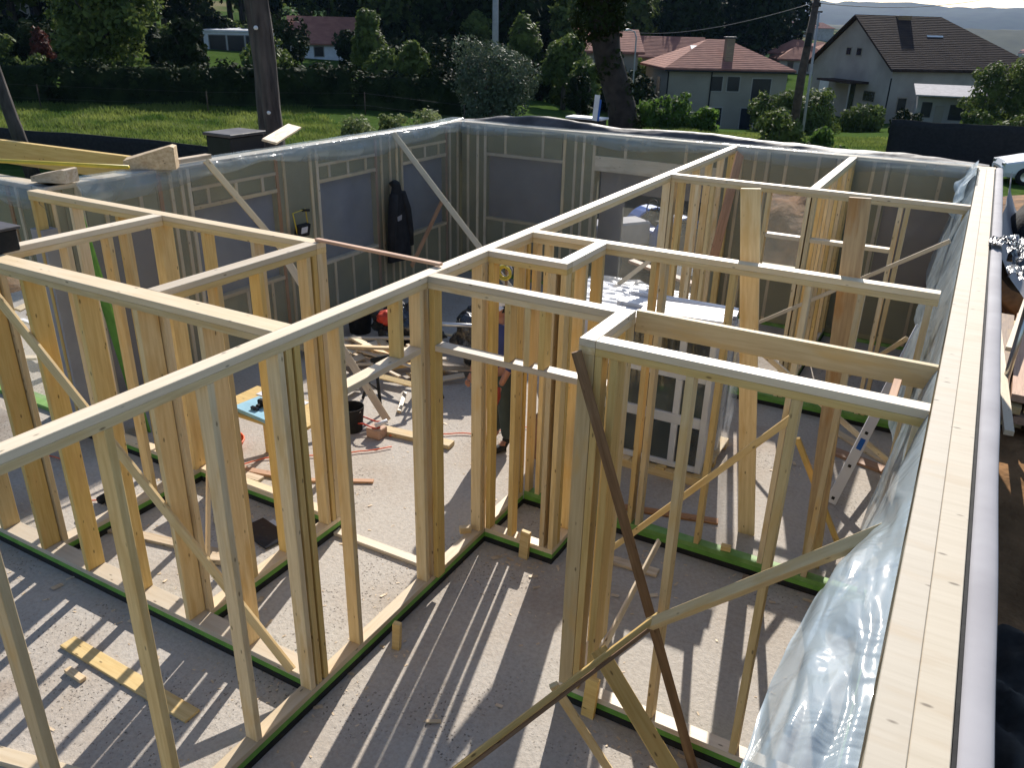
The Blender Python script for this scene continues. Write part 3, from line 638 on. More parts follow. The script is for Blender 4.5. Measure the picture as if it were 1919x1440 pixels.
# tool pieces near the bucket
t = thing('tool_bundle', 'red and white bundle of tool and cord on a wood block', 'tool', (-5.2, 6.45, 0))
box('block', (-5.3, 6.36, .002), (-5.12, 6.52, .12), 'redwood', t, c=.008)
tube('cord_loop', [(-5.32+.12*math.cos(a)*1.3, 6.45+.09*math.sin(a), .14+.02*math.sin(3*a)) for a in [i*.5 for i in range(26)]], .009, 'red', t, 6)
tube('grip', [(-5.2, 6.4, .15), (-5.1, 6.5, .2)], .025, 'white', t, 8)
def cord(name, pts, label, m='orange', r=.007):
    P_ = []
    n = len(pts)
    for i in range(n-1):
        for k in range(6):
            t_ = k/6; a, b = Vector(pts[i]), Vector(pts[i+1]); c = a.lerp(b, t_*t_*(3-2*t_)*.5+t_*.5); c += Vector((nz(c.x*4, c.y*4)*.05, nz(c.y*4, c.x*3, 4)*.05, 0)); P_.append(c)
    P_.append(Vector(pts[-1])); tag(tube(name, P_, r, m, None, 5), label, 'cable', 'orange extension cables')
cord('extension_cable', [(-5.1, 6.5, .02), (-4.6, 6.85, .02), (-4.2, 7.1, .02), (-3.7, 7.7, .02), (-3.5, 8.3, .02)], 'orange cable running over the sunny floor towards the worker')
cord('extension_cable', [(-9, 4.0, .02), (-7.6, 4.3, .02), (-6.7, 3.9, .02), (-6.35, 4.2, .02), (-5.9, 5.4, .02), (-5.2, 5.9, .02), (-4.9, 6.3, .02)], 'orange cable snaking through the left room')
t = thing('cable_coil', 'coil of red orange cable on the floor behind the deep stud wall', 'cable coil', (-6.5, 5.3, 0))
for j in range(5):
    tube('loop', [(-6.45+(.19+.012*j)*math.cos(a), 5.35+(.17+.01*j)*math.sin(a), .02+.022*j) for a in [2*PI*i/20 for i in range(21)]], .011, 'orange', t, 6)
# insulation board on a bench
t = thing('work_bench', 'low bench of planks carrying a light blue foam board', 'bench', (-5.55, 5.3, 0))
for x in (-6.0, -5.15):
    for y in (5.08, 5.52): box('leg', (x, y, .001), (x+.06, y+.045, .70), 'wood', t)
box('top', (-6.1, 5.0, .7005), (-5.0, 5.6, .735), 'wood', t)
tag(board('foam_board', (-5.85, 5.20, .757), (-5.25, 5.13, .757), .32, .04, (0, 0, 1), 'foam'), 'light blue foam board lying on the bench', 'foam board')
tag(board('paper_sheet', (-5.95, 5.5, .739), (-5.35, 5.5, .739), .14, .004, (0, 0, 1), 'white'), 'white sheet lying behind the blue foam board', 'sheet')
t = thing('cordless_tool', 'small black power tool on the blue foam board', 'power tool', (-5.6, 5.22, .78))
box('motor_body', (-5.68, 5.18, .779), (-5.55, 5.24, .845), 'black', t, c=.012); box('grip', (-5.64, 5.12, .779), (-5.60, 5.177, .82), 'black', t, c=.008)
box('battery', (-5.67, 5.08, .7785), (-5.58, 5.117, .81), 'window_dark', t, c=.006)
tag(board('paper_sheet', (-5.02, 4.5, .006), (-4.7, 4.42, .006), .2, .006, (0, 0, 1), 'white'), 'crumpled white papers on the floor of the left room', 'papers')
tag(board('board', (-5.1, 4.42, .02), (-4.68, 4.33, .02), .26, .02, (0, 0, 1), 'window_dark'), 'dark slate board under the white papers', 'board')
t = thing('boots', 'pair of dark green work boots in the left room behind the deep wall', 'boots', (-6.6, 4.1, 0))
for dx in (0, .13):
    tube('boot', [(-6.6+dx, 4.1, .02), (-6.6+dx, 4.1, .16), (-6.6+dx, 4.12, .30)], [.05, .055, .06], 'leaf_dark', t, 10)
    tube('sole', [(-6.6+dx, 4.14, .035), (-6.6+dx, 3.95, .03)], [.05, .045], 'rubber', t, 10)
# green board
tag(board('green_board', (-7.52, 5.2, .0), (-7.72, 5.02, 2.45), .24, .02, (0.2, 1, 0), 'greenwood'), 'tall green treated board leaning by the left wing corner', 'board')
tag(board('film_column', (-8.04, 4.84, .002), (-8.04, 4.84, 2.3), .20, .16, (0, 1, 0), 'greymem'), 'grey wrapped corner post at the back left corner', 'post')
# ------------------------------------------------------------------ trestles
def trestle(x, y, m, label, rz=0, h=.75):
    t = thing('trestle', label, 'trestle', (x, y, 0), 'trestles', rz)
    w = wmat(t)
    def T(v): return w @ Vector(v)
    tube('top_rail', [T((-.4, 0, h)), T((.4, 0, h))], .03, m, t, 6)
    for sx in (-1, 1):
        for sy in (-1, 1): tube('leg', [T((sx*.34, 0, h-.02)), T((sx*.42, sy*.26, .01))], .02, m, t, 6)
        tube('brace', [T((sx*.39, -.16, h*.45)), T((sx*.39, .16, h*.45))], .012, m, t, 5)
trestle(-5.3, 8.3, 'metal', 'folding aluminium trestle next to the black plastic heap', .4)
trestle(-5.55, 7.4, 'black', 'dark trestle at the edge of the scrap heap', 1.1, .6)
# black plastic heap
def blob(name, c, r, m, seed, label, cat, amp=.35, group=None, nu=36, nv=22, parent=None):
    def f(u, v):
        a = 2*PI*u; b = PI*v; d = Vector((math.cos(a)*math.sin(b), math.sin(a)*math.sin(b), math.cos(b)))
        k = 1+amp*nz(d.x*2.2+seed, d.y*2.2, d.z*2.2)+amp*.5*abs(nz(d.x*6, d.y*6+seed, d.z*6))
        return (c[0]+d.x*r[0]*k, c[1]+d.y*r[1]*k, max(c[2]-r[2]*.9, c[2]+d.z*r[2]*k))
    o = grid(name, f, nu, nv, m, parent, c)
    if label: tag(o, label, cat, group)
    return o
M['blackplastic'] = plain('blackplastic', (.02, .02, .022), .18, (.03, .03, .032), 7, bump=1, bd=.06, spec=.9)
blob('plastic_heap', (-5.2, 8.75, .42), (.42, .35, .42), 'blackplastic', 3, 'heap of crumpled shiny black plastic near the trestle', 'plastic heap', .5)
blob('plastic_heap', (-6.6, 8.95, .3), (.5, .3, .3), 'blackplastic', 8, 'heap of dark plastic in the shade behind the scrap heap', 'plastic heap', .5)
tag(blob('red_bag', (-6.75, 8.7, .45), (.16, .13, .10), 'red', 5, None, None, .2), 'small red tool bag in the shade behind the scrap heap', 'bag')
# cardboard box with sack
t = thing('cardboard_box', 'brown cardboard box behind the short cripple studs', 'box', (-3.05, 7.1, 0))
box('carton', (-3.48, 6.9, .002), (-3.05, 7.35, .50), 'cardboard', t, c=.006)
box('flap', (-3.48, 6.88, .502), (-3.05, 7.1, .51), 'cardboard', t, c=.002)
tag(blob('white_sack', (-3.34, 7.3, .76), (.28, .26, .28), 'wrap_s' if 'wrap_s' in M else 'greymem', 2, None, None, .18), 'pale lilac sack lying on the cardboard box', 'sack')
# ------------------------------------------------------------------ stacked windows on a pallet
def pallet(x0, y0, x1, y1, label):
    t = thing('pallet', label, 'pallet', ((x0+x1)/2, (y0+y1)/2, 0), 'pallets')
    for k in range(3):
        y = y0+(y1-y0-.1)*k/2; box('bearer', (x0, y, .002), (x1, y+.1, .085), 'wood', t)
    for k in range(7):
        x = x0+(x1-x0-.1)*k/6; box('deck_board', (x, y0, .0855), (x+.1, y1, .107), 'wood', t)
def window(x0, y, x1, z0, z1, rows, label, d=.07):
    t = thing('window_unit', label, 'window', ((x0+x1)/2, y, z0), 'stacked window units'); f = .06
    box('jamb', (x0, y, z0), (x0+f, y+d, z1), 'pvc', t, c=.006); box('jamb', (x1-f, y, z0), (x1, y+d, z1), 'pvc', t, c=.006)
    hs = [z0+(z1-z0-f)*k/rows for k in range(rows+1)]
    for h in hs: box('rail', (x0+f+.0005, y+.002, h), (x1-f-.0005, y+d-.002, h+f+(.05 if 0 < h-z0 < z1-z0-f-.01 else 0)), 'pvc', t, c=.006)
    xm = x0+(x1-x0)*.70
    for h0, h1 in zip(hs, hs[1:]):
        h0 += f+(.0505 if h0 > z0+.01 else .0005)
        box('mullion', (xm, y+.003, h0), (xm+.07, y+d-.003, h1-.0005), 'pvc', t, c=.006)
        box('pane', (x0+f, y+.03, h0), (xm, y+.036, h1), 'glass', t, c=.0005); box('pane', (xm+.07, y+.03, h0), (x1-f, y+.036, h1), 'glass', t, c=.0005)
    return t
pallet(-3.0, 7.25, -1.72, 8.3, 'wooden pallet under the stack of new white windows')
z0 = .11
for k in range(9):
    window(-2.96+.02*(k % 2), 7.32+.1*k, -1.76-.015*(k % 3), z0, 1.66-.012*(k % 4), 3 if k == 0 else 2,
           ['front window unit of the wrapped stack with rows of dark panes', 'white window unit standing in the wrapped stack behind the front one'][k > 0])
for k, (x, w_) in enumerate([(-2.5, .55), (-1.95, .5)]):
    t = tag(board('trim_bundle', (-2.6+.05*k, 7.5+.22*k, 1.69+.0*k), (-1.72, 7.62+.22*k, 1.69), .2, .045, (0, 0, 1), 'white' if k == 0 else 'winmem'), ['white trim lying on the window stack', 'blue grey trim lying on the window stack'][k], 'trim', 'trims on the window stack')
tag(grid('wrap_film', lambda u, v: ((-3.0+1.3*u)+.02*nz(u*6, v*6), 7.295+.012*nz(u*8, v*5, 3), .12+1.55*v), 24, 24, 'wrapclear', None, (-2.2, 7.3, .1)), 'clear wrapping film on the front of the window stack', 'wrapping film')
tag(grid('wrap_film', lambda u, v: (-1.715+.05*math.sin(PI*v)*(.5+nz(u*4, v*4))+.03*nz(u*9, v*6), 7.3+.95*u, .10+1.56*v), 24, 24, 'wrap', None, (-1.7, 7.8, .1)), 'whitish wrapping film on the side of the window stack', 'wrapping film')
pallet(-3.72, 7.8, -2.78, 8.7, 'wooden pallet under the film wrapped stack behind')
t = thing('wrapped_stack', 'second stack of white window frames wrapped in film on a pallet', 'window stack', (-3.2, 8.2, .11))
for k in range(8): box('frame_piece', (-3.68, 7.84+.1*k, .11), (-2.82, 7.92+.1*k, 1.55+.01*(k % 3)), 'pvc', t, c=.008)
grid('wrap_film', lambda u, v: (-3.72+.95*u, 7.8+.92*v, 1.60+.03*nz(u*7, v*7)-.05*(2*u-1)**4), 20, 20, 'wrap', t, (-3.2, 8.2, 1.6))
# spirit level
t = thing('spirit_level', 'long aluminium spirit level leaning with a blue label', 'spirit level', (-.5, 7.64, 0), rz=0)
LV0 = Vector((-.51, 7.64, .01)); LV1 = Vector((-.10, 8.75, 1.62))
board('rail', LV0, LV1, .10, .03, (.3, -1, .6), 'white', t)
dL = (LV1-LV0); upv = Vector((.3, -1, .6)); upv = (upv-dL*(upv.dot(dL)/dL.length_squared)).normalized()
for f0, f1, m_ in ((.30, .36, 'blue'), (.02, .035, 'black'), (.20, .215, 'black'), (.385, .4, 'black'), (.55, .565, 'black'), (.72, .735, 'black'), (.86, .88, 'black'), (.9, .915, 'black')):
    board('label' if m_ == 'blue' else 'hole', LV0+dL*f0+upv*.0175, LV0+dL*f1+upv*.0175, .05 if m_ == 'blue' else .03, .006, upv, m_, t)
# jacket on the left wall
def jacket():
    t = thing('jacket', 'black jacket hanging on the film covered left outer wall', 'jacket', (-7.93, 10.55, 1.9))
    def body(u, v):
        a = 2*PI*u; h = 1.92-1.22*v; w = .07+.17*min(1, v*1.7)**.7+.05*v+.02*nz(u*9, v*3); d = .06+.07*v+.018*nz(u*8, v*4, 5)
        return (-7.90+d*math.cos(a)*.9, 10.55+w*math.sin(a)+.03*v, h+.03*nz(u*5, 2)*v)
    grid('coat_body', body, 36, 24, 'blackfab', t, (-7.9, 10.55, 1.3))
    for s in (-1, 1):
        tube('sleeve', [(-7.88, 10.55+s*.10, 1.78), (-7.85, 10.55+s*.19, 1.5), (-7.85, 10.56+s*.24, 1.15), (-7.85, 10.57+s*.25, .90)], [.07, .075, .068, .055], 'blackfab', t, 12)
    tube('collar', [(-7.93, 10.55, 1.9), (-7.9, 10.55, 1.96)], [.1, .06], 'blackfab', t, 12)
    V = [(-7.815, 10.44, 1.43), (-7.815, 10.56, 1.45), (-7.815, 10.55, 1.37), (-7.815, 10.45, 1.36)]
    V += [(x-.006, y, z) for x, y, z in V]; meshobj('chest_print', V, [(0, 1, 2, 3), (4, 7, 6, 5), (0, 4, 5, 1), (1, 5, 6, 2), (2, 6, 7, 3), (3, 7, 4, 0)], 'greymem', t, V[0])
jacket()
# flood light
t = thing('work_light', 'black portable flood light with handle hung on a stud of the left wall', 'work light', (-7.95, 8.4, 1.6))
board('housing', (-7.93, 8.28, 1.60), (-7.93, 8.52, 1.60), .07, .17, (.25, 0, 1), 'black', t)
board('lens', (-7.895, 8.34, 1.61), (-7.895, 8.46, 1.61), .02, .09, (.25, 0, 1), 'white', t)
tube('stand', [(-7.92, 8.29, 1.56), (-7.94, 8.25, 1.86), (-7.94, 8.50, 1.88), (-7.92, 8.52, 1.56)], .010, 'yellow', t, 6)
tube('handle', [(-7.95, 8.44, 1.87), (-7.9, 8.54, 1.86)], .018, 'black', t, 6)
# yellow ring
t = thing('hose_coil', 'round yellow and grey coil seen through the closet studs', 'coil', (-4.25, 7.6, 1.75))
cc = Vector((-4.24, 7.56, 1.79))
for j, (m_, r_) in enumerate((('yellow', .085), ('yellow', .065), ('greymem', .075))):
    tube('loop', [cc+Vector((r_*math.cos(a), .02*j, r_*math.sin(a)*(.9)))+(Vector((0, 0, .02)) if j == 2 else Vector((0, 0, 0))) for a in [2*PI*i/18 for i in range(19)]], .014, m_, t, 6)
tube('support_pole', [(-4.24, 7.62, .0), (-4.24, 7.62, 1.95)], .02, 'brown', t, 6)

# sawdust and chips along the plates
V = []; F = []; cr = random.Random(21)
lines = [((-3.05, -.5), (-3.05, 4.4)), ((-3.3, 3.4), (-3.3, 6)), ((-8, 3.0), (-3.3, 3.0)), ((-8, 3.4), (-3.4, 3.4)), ((-1.6, 3.85), (0, 3.85)), ((-3, 5.9), (0, 5.9)), ((-3, 5.2), (-2.4, 5.2)), ((-6.5, 4.6), (-4.5, 4.6)), ((-7, 8), (-4.5, 6.3)), ((-1, 8), (0, 9.3))]
for k in range(1500):
    a, b = lines[cr.randrange(len(lines))]; q = cr.random(); sp_ = .12 if cr.random() < .6 else .7
    x = a[0]+(b[0]-a[0])*q+cr.gauss(0, sp_); y = a[1]+(b[1]-a[1])*q+cr.gauss(0, sp_); s = cr.uniform(.004, .016) if cr.random() < .93 else cr.uniform(.02, .045); r_ = cr.random()*6.28; e = cr.uniform(.25, .6)
    c_, s_ = math.cos(r_)*s, math.sin(r_)*s; h = .002+s*.25; i = len(V)
    V += [(x-c_+s_*e, y-s_-c_*e, .002), (x+c_+s_*e, y+s_-c_*e, h), (x+c_-s_*e, y+s_+c_*e, h), (x-c_-s_*e, y-s_+c_*e, .003)]; F.append((i, i+1, i+2, i+3))
tag(meshobj('wood_chips', V, F, 'scrap', None, (-3, 4, 0)), 'scattered sawdust and wood chips on the concrete floor', 'wood chips', kind='stuff')
# ------------------------------------------------------------------ worker
def skin(name, pts, edges, rad, m, parent, loc, sub=2, root=0):
    me = bpy.data.meshes.new(name); me.from_pydata([Vector(p) for p in pts], edges, []); me.materials.append(M[m])
    o = bpy.data.objects.new(name, me); COL.objects.link(o); o.parent = parent
    if parent: 
        o.location = (0, 0, 0)
    md = o.modifiers.new('Skin', 'SKIN'); me.skin_vertices or None
    if not me.skin_vertices: bpy.context.view_layer.update()
    sv = me.skin_vertices[0].data
    for i, r in enumerate(rad): sv[i].radius = r if isinstance(r, tuple) else (r, r)
    sv[root].use_root = True; md.use_smooth_shade = True
    s = o.modifiers.new('Sub', 'SUBSURF'); s.levels = sub; s.render_levels = sub
    return o
M['skin'] = plain('skin', (.36, .17, .11), .5); M['shirt'] = plain('shirt', (.03, .045, .16), .85, bump=.3); M['trousers'] = plain('trousers', (.045, .06, .055), .85, bump=.3)
M['cloth_red'] = plain('cloth_red', (.32, .05, .03), .8)
def worker(x, y, rz):
    t = thing('person', 'worker in white cap, dark blue top and dark green trousers standing behind the closet studs', 'person', (x, y, 0), rz=rz)
    # local: +x right, -y facing, z up
    body_p = [(0, 0, .95), (0, .01, 1.15), (0, 0, 1.38), (0, -.01, 1.49), (0, -.02, 1.56),
              (.17, 0, 1.40), (.25, -.02, 1.14), (.24, -.16, .93), (.235, -.20, .86),
              (-.17, 0, 1.40), (-.26, -.02, 1.14), (-.24, -.17, .93), (-.235, -.21, .86),
              (.09, 0, .88), (.11, -.03, .50), (.12, .02, .10), (.12, -.12, .05),
              (-.09, 0, .88), (-.10, -.02, .50), (-.11, .05, .10), (-.11, -.10, .05)]
    body_e = [(0, 1), (1, 2), (2, 3), (3, 4), (2, 5), (5, 6), (6, 7), (7, 8), (2, 9), (9, 10), (10, 11), (11, 12), (0, 13), (13, 14), (14, 15), (15, 16), (0, 17), (17, 18), (18, 19), (19, 20)]
    body_r = [(.14, .1), (.13, .095), (.15, .09), .055, .052, .06, .045, .036, .03, .06, .045, .036, .03, .085, .06, .045, .035, .085, .06, .045, .035]
    skin('body', body_p, body_e, body_r, 'skin', t, 0)
    sh_p = [(0, 0, .90), (0, .01, 1.15), (0, 0, 1.39), (.175, 0, 1.41), (.255, -.02, 1.14), (.245, -.12, .99), (-.175, 0, 1.41), (-.265, -.02, 1.14), (-.245, -.13, .99), (0, -.005, 1.46)]
    skin('jersey', sh_p, [(0, 1), (1, 2), (2, 3), (3, 4), (4, 5), (2, 6), (6, 7), (7, 8), (2, 9)], [(.165, .125), (.155, .12), (.17, .11), .075, .058, .05, .075, .058, .05, .065], 'shirt', t, 0)
    tr_p = [(0, 0, .97), (.09, 0, .88), (.11, -.03, .50), (.12, .02, .12), (-.09, 0, .88), (-.10, -.02, .50), (-.11, .05, .12)]
    skin('trousers', tr_p, [(0, 1), (1, 2), (2, 3), (0, 4), (4, 5), (5, 6)], [(.16, .12), .105, .08, .07, .105, .08, .07], 'trousers', t, 0)
    for s, yy in ((1, -.03), (-1, 0)):
        skin('boot', [(s*.12, .04+yy, .05), (s*.12, -.06+yy, .045), (s*.125, -.17+yy, .04), (s*.12, .03+yy, .16)], [(0, 1), (1, 2), (0, 3)], [.05, .05, .042, .055], 'rubber', t, 0, 1)
    # head: shaped grid
    def head(u, v):
        a = 2*PI*u; b = PI*v; sx, sy, sz = .078, .098, .118
        px, py, pz = math.cos(a)*math.sin(b), math.sin(a)*math.sin(b), math.cos(b)
        X, Y, Z = px*sx, py*sy, pz*sz
        if pz < 0: X *= 1+.28*pz; Y *= 1+.10*pz
        fr = max(0, -py); fx = abs(px)
        Y -= fr**6*.024*math.exp(-((pz+.12)/.16)**2)*math.exp(-(px/.17)**2)   # nose
        Y -= .010*math.exp(-((pz+.75)/.2)**2)*fr                             # chin
        Y += .010*math.exp(-((pz-.08)/.12)**2)*math.exp(-((fx-.36)/.16)**2)*fr  # eye sockets
        Y -= .006*math.exp(-((pz+.45)/.08)**2)*math.exp(-(px/.3)**2)*fr        # lips
        return (X, Y-.03, Z+1.615)
    hd = grid('head', head, 40, 30, 'skin', None); hd.parent = t; hd.location = (0, 0, 0)
    for s in (1, -1):
        e = grid('ear', lambda u, v: (s*(.078+.012*math.sin(PI*v)), -.02+.022*math.cos(2*PI*u)*math.sin(PI*v), 1.615+.032*math.cos(PI*v)), 10, 8, 'skin', None); e.parent = hd; e.location = (0, 0, 0)
        ey = grid('eye', lambda u, v: (s*.03+.011*math.cos(2*PI*u)*math.sin(PI*v), -.113+.006*math.sin(2*PI*u)*math.sin(PI*v), 1.625+.007*math.cos(PI*v)), 8, 6, 'window_dark', None); ey.parent = hd; ey.location = (0, 0, 0)
    hr = grid('hair', lambda u, v: (.084*math.cos(2*PI*u)*math.sin(.62*PI*v), -.018+.100*math.sin(2*PI*u)*math.sin(.62*PI*v)*(1 if math.sin(2*PI*u) > 0 else .82), 1.625+.118*math.cos(.62*PI*v)), 24, 12, 'black', None); hr.parent = hd; hr.location = (0, 0, 0)
    cp = grid('cap', lambda u, v: (.092*math.cos(2*PI*u)*math.sin(PI*.5*v), -.02+.108*math.sin(2*PI*u)*math.sin(PI*.5*v), 1.665+.092*math.cos(PI*.5*v)), 28, 10, 'white', t); cp.location = (0, 0, 0)
    br = grid('cap_peak', lambda u, v: ((u-.5)*.16*(1-.25*v*v), -.10-.085*v*(1-(2*u-1)**2*.35), 1.668-.02*v-.02*(2*u-1)**2), 10, 5, 'white', t); br.location = (0, 0, 0)
    md = br.modifiers.new('Solid', 'SOLIDIFY'); md.thickness = .006
    # hands
    for s in (1, -1):
        bx, by, bz = s*.235, -.215 if s < 0 else -.205, .85
        pts = [(bx, by, bz), (bx, by-.02, bz-.045), (bx, by-.035, bz-.075)]
        eds = [(0, 1), (1, 2)]; rd = [(.026, .018), (.038, .016), (.038, .013)]
        skin('palm', pts, eds, rd, 'skin', t, 0, 1)
        for k, ln in enumerate((.068, .078, .073, .058)):
            ox = (k-1.5)*.019
            q = [(bx+ox, by-.036, bz-.075), (bx+ox*1.05, by-.055, bz-.075-ln*.4), (bx+ox*1.05, by-.05, bz-.075-ln*.75), (bx+ox, by-.036, bz-.075-ln)]
            skin('finger', q, [(0, 1), (1, 2), (2, 3)], [.0095, .009, .0085, .007], 'skin', t, 0, 1)
        q = [(bx-s*.03, by-.02, bz-.03), (bx-s*.052, by-.035, bz-.055), (bx-s*.05, by-.05, bz-.085)]
        skin('thumb', q, [(0, 1), (1, 2)], [.012, .0105, .0085], 'skin', t, 0, 1)
    r = tube('hand_rag', [(.235, -.24, .86), (.25, -.27, .76), (.23, -.26, .66)], [.03, .05, .025], 'cloth_red', None, 10); r.parent = t; r.location = Vector((.235, -.24, .86))
worker(-3.93, 6.98, math.radians(-20))
# ------------------------------------------------------------------ outside, right of the wall
tag(grid('black_tarpaulin', lambda u, v: (.42+.55*u+.05*nz(u*5, v*5), 7.1+1.5*v+.15*nz(u*4, v*4, 3), 2.62-.35*u*u+.09*abs(nz(u*7, v*7, 1))+.05*nz(u*15, v*15)), 40, 40, 'blackplastic', None, (.6, 7.8, 2.5)), 'crumpled shiny black plastic caught on the outer edge of the right wall', 'plastic sheet')
tag(grid('black_tarpaulin', lambda u, v: (.26+.22*u, 7.75+.25*v+.1*nz(u*6, v*6), 2.70+.05*abs(nz(u*9, v*9, 4))+.03*math.sin(PI*u)), 16, 16, 'blackplastic', None, (.35, 7.8, 2.7)), 'black plastic tail lying over the white wall edge', 'plastic sheet')
blob('black_bulk_bag', (.98, 11.6, 2.0), (.48, .9, .62), 'blackfab', 4, 'big rounded black bulk bag beside the right outer wall', 'bulk bag', .08)
tag(tube('bag_pole', [(.98, 11.6, -.4), (.98, 11.6, 1.6)], .04, 'metal'), 'metal prop under the black bulk bag', 'prop')
tag(grid('white_sheet', lambda u, v: (.36+.12*v+1.1*u*u*.6+.02*nz(u*5, v*5), 9.3+3.6*(1-abs(0))*(v**1.2)-.0*u, 2.66-1.0*u-.05*math.sin(v*6)*u), 24, 30, 'greymem', None, (.5, 11, 2.5)), 'whitish sheet curving down outside the right wall beside the bulk bag', 'sheet')
blob('soil_pile', (2.2, 19.5, .15), (2.2, 3.2, 1.2), 'soil', 6, 'brown pile of dug earth outside the right wall', 'soil pile', .25)
blob('soil_pile', (-2.9, 17.2, -.1), (1.7, 1.8, 1.35), 'soil', 11, 'brown pile of dug earth seen through the far window opening', 'soil pile', .3)
for i in range(16):
    k = i % 4; lv = i//4
    tag(board('timber_beam', (.62+.28*k+.1*lv, 11.4+.1*(i % 3), -.35+.13*lv), (.72+.28*k+.1*lv, 15.2+.15*(i % 2), -.35+.13*lv), .24, .10, (0, 0, 1), random.choice(['redwood', 'wood', 'brown'])),
        'reddish timber beam in the stack outside the right wall', 'timber', 'timber stack outside')
for i, (y0, y1, z) in enumerate([(9.8, 13.6, .25), (12.6, 15.2, .32)]):
    tag(board('timber_beam', (1.0, y0, z), (.85+.4*i, y1, z+.04), .10, .06, (0, 0, 1), 'plate'), ['pale plank laid on the reddish timber stack outside', 'shorter pale plank end on the timber stack outside'][i], 'timber')
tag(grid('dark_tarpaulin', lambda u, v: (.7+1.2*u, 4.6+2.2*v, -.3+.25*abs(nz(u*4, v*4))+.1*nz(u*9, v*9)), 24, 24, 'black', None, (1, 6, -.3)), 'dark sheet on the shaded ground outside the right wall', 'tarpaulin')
# ------------------------------------------------------------------ machine behind the doorway
def wheel(c, r, w, parent, m='rubber', n=24, ax=(0, 1, 0)):
    ax = Vector(ax).normalized(); a = ax.orthogonal().normalized(); b = ax.cross(a); c = Vector(c)
    V = []; F = []; prof = [(r*.55, -w/2), (r*.93, -w/2), (r, -w*.3), (r, w*.3), (r*.93, w/2), (r*.55, w/2)]
    for k in range(n):
        t = 2*PI*k/n
        for rr_, d in prof: V.append(c+ax*d+(a*math.cos(t)+b*math.sin(t))*rr_)
    for k in range(n):
        for j in range(5): F.append((k*6+j, ((k+1) % n)*6+j, ((k+1) % n)*6+j+1, k*6+j+1))
    ty = meshobj('tyre', V, F, m, parent, c, smooth=True)
    V = [c+ax*(w*.2*s) for s in (-1, 1)]; F = []
    for s in (-1, 1):
        for k in range(n): V.append(c+ax*(w*.3*s)+(a*math.cos(2*PI*k/n)+b*math.sin(2*PI*k/n))*r*.56)
    for k in range(n): F += [(0, 2+(k+1) % n, 2+k), (1, 2+n+k, 2+n+(k+1) % n), (2+k, 2+(k+1) % n, 2+n+(k+1) % n, 2+n+k)]
    meshobj('rim', V, F, 'metal', parent, c); return ty
def tractor(x, y, rz):
    t = thing('tractor', 'small tractor with pale hood and blue mudguard outside the far doorway', 'tractor', (x, y, -.45), rz=rz); w = wmat(t)
    T = lambda v: w @ Vector(v)
    def bx(name, a, b, m, c=.04):
        a = Vector(a); b = Vector(b); return link(name, boxmesh(*(b-a), M[m], c), t, w @ Matrix.Translation((a+b)/2))
    bx('hood', (-1.5, -.30, .55), (-.1, .30, 1.05), 'greymem'); bx('chassis', (-1.55, -.2, .35), (.7, .2, .548), 'black'); bx('grille', (-1.53, -.22, .6), (-1.5005, .22, .98), 'black', .005)  # hood is white; its grey colour stands in for shade
    bx('seat', (.25, -.22, .85), (.6, .22, .95), 'black'); bx('seat_back', (.6005, -.22, .9), (.68, .22, 1.3), 'black'); bx('deck', (-.1, -.35, .55), (.7, .35, .84), 'blue')
    tube('steering_column', [T((-.1, 0, .95)), T((.1, 0, 1.25))], .025, 'black', t, 6)
    tube('steering_wheel', [T((.1+.05*math.sin(a), .18*math.cos(a), 1.26+.16*math.sin(a))) for a in [2*PI*i/16 for i in range(17)]], .014, 'black', t, 5)
    for s in (-1, 1):
        V = []; n = 14
        for k in range(n+1):
            a = PI*(-.05+1.1*k/n)
            for rr_, yy in ((.62, s*.36), (.62, s*.72), (.58, s*.72), (.58, s*.36)): V.append(T((.45+rr_*math.cos(a), yy, .55+rr_*math.sin(a))))
        F = [(k*4+j, k*4+(j+1) % 4, (k+1)*4+(j+1) % 4, (k+1)*4+j) for k in range(n) for j in range(4)]
        meshobj('mudguard', V, F, 'blue', t, V[0])
        axv = w.to_3x3() @ Vector((0, 1, 0))
        wheel(T((.45, s*.55, .52)), .52, .3, t, ax=axv); wheel(T((-1.2, s*.45, .3)), .3, .2, t, ax=axv)
tractor(-5.75, 16.4, math.radians(55))
tag(box('added_screen', (-9.6, 18.6, -.6), (-3.9, 18.68, 1.25), 'blackfab'), 'dark screen added behind the small tractor to blacken the doorway view', 'screen')  # added black panel, only there to darken the view behind the tractor
tag(tube('film_roll', [(-4.55, 14.6, .12), (-4.1, 14.9, .15)], .16, 'wrap', None, 16), 'roll of whitish plastic film outside the far doorway', 'film roll')
tag(board('outside_plank', (-5.3, 14.4, .2), (-3.9, 13.9, .1), .16, .05, (0, 0, 1), 'redwood'), 'brown plank lying outside the far doorway', 'plank', 'items outside the doorway')
for k in range(3):
    tag(board('profile_bar', (-4.9+.05*k, 13.25+.14*k, .02), (-3.5, 13.15+.14*k, .02), .09, .05, (0, 0, 1), 'white'), ['white profile bar nearest to the doorstep of the far doorway', 'middle white profile bar at the far doorway', 'outermost white profile bar at the far doorway'][k], 'profile', 'white profiles at the doorway')
tag(board('door_membrane', (-4.96, 12.9, 1.93), (-3.42, 12.9, 1.93), .01, .36, (0, 0, 1), 'winmem_b'), 'dark membrane hanging across the top of the far doorway', 'membrane')
tag(board('door_membrane', (-5.4, 12.9, 1.08), (-4.95, 12.9, 1.08), .01, 2.1, (0, 0, 1), 'winmem_b'), 'dark membrane closing the left strip of the far doorway', 'membrane')
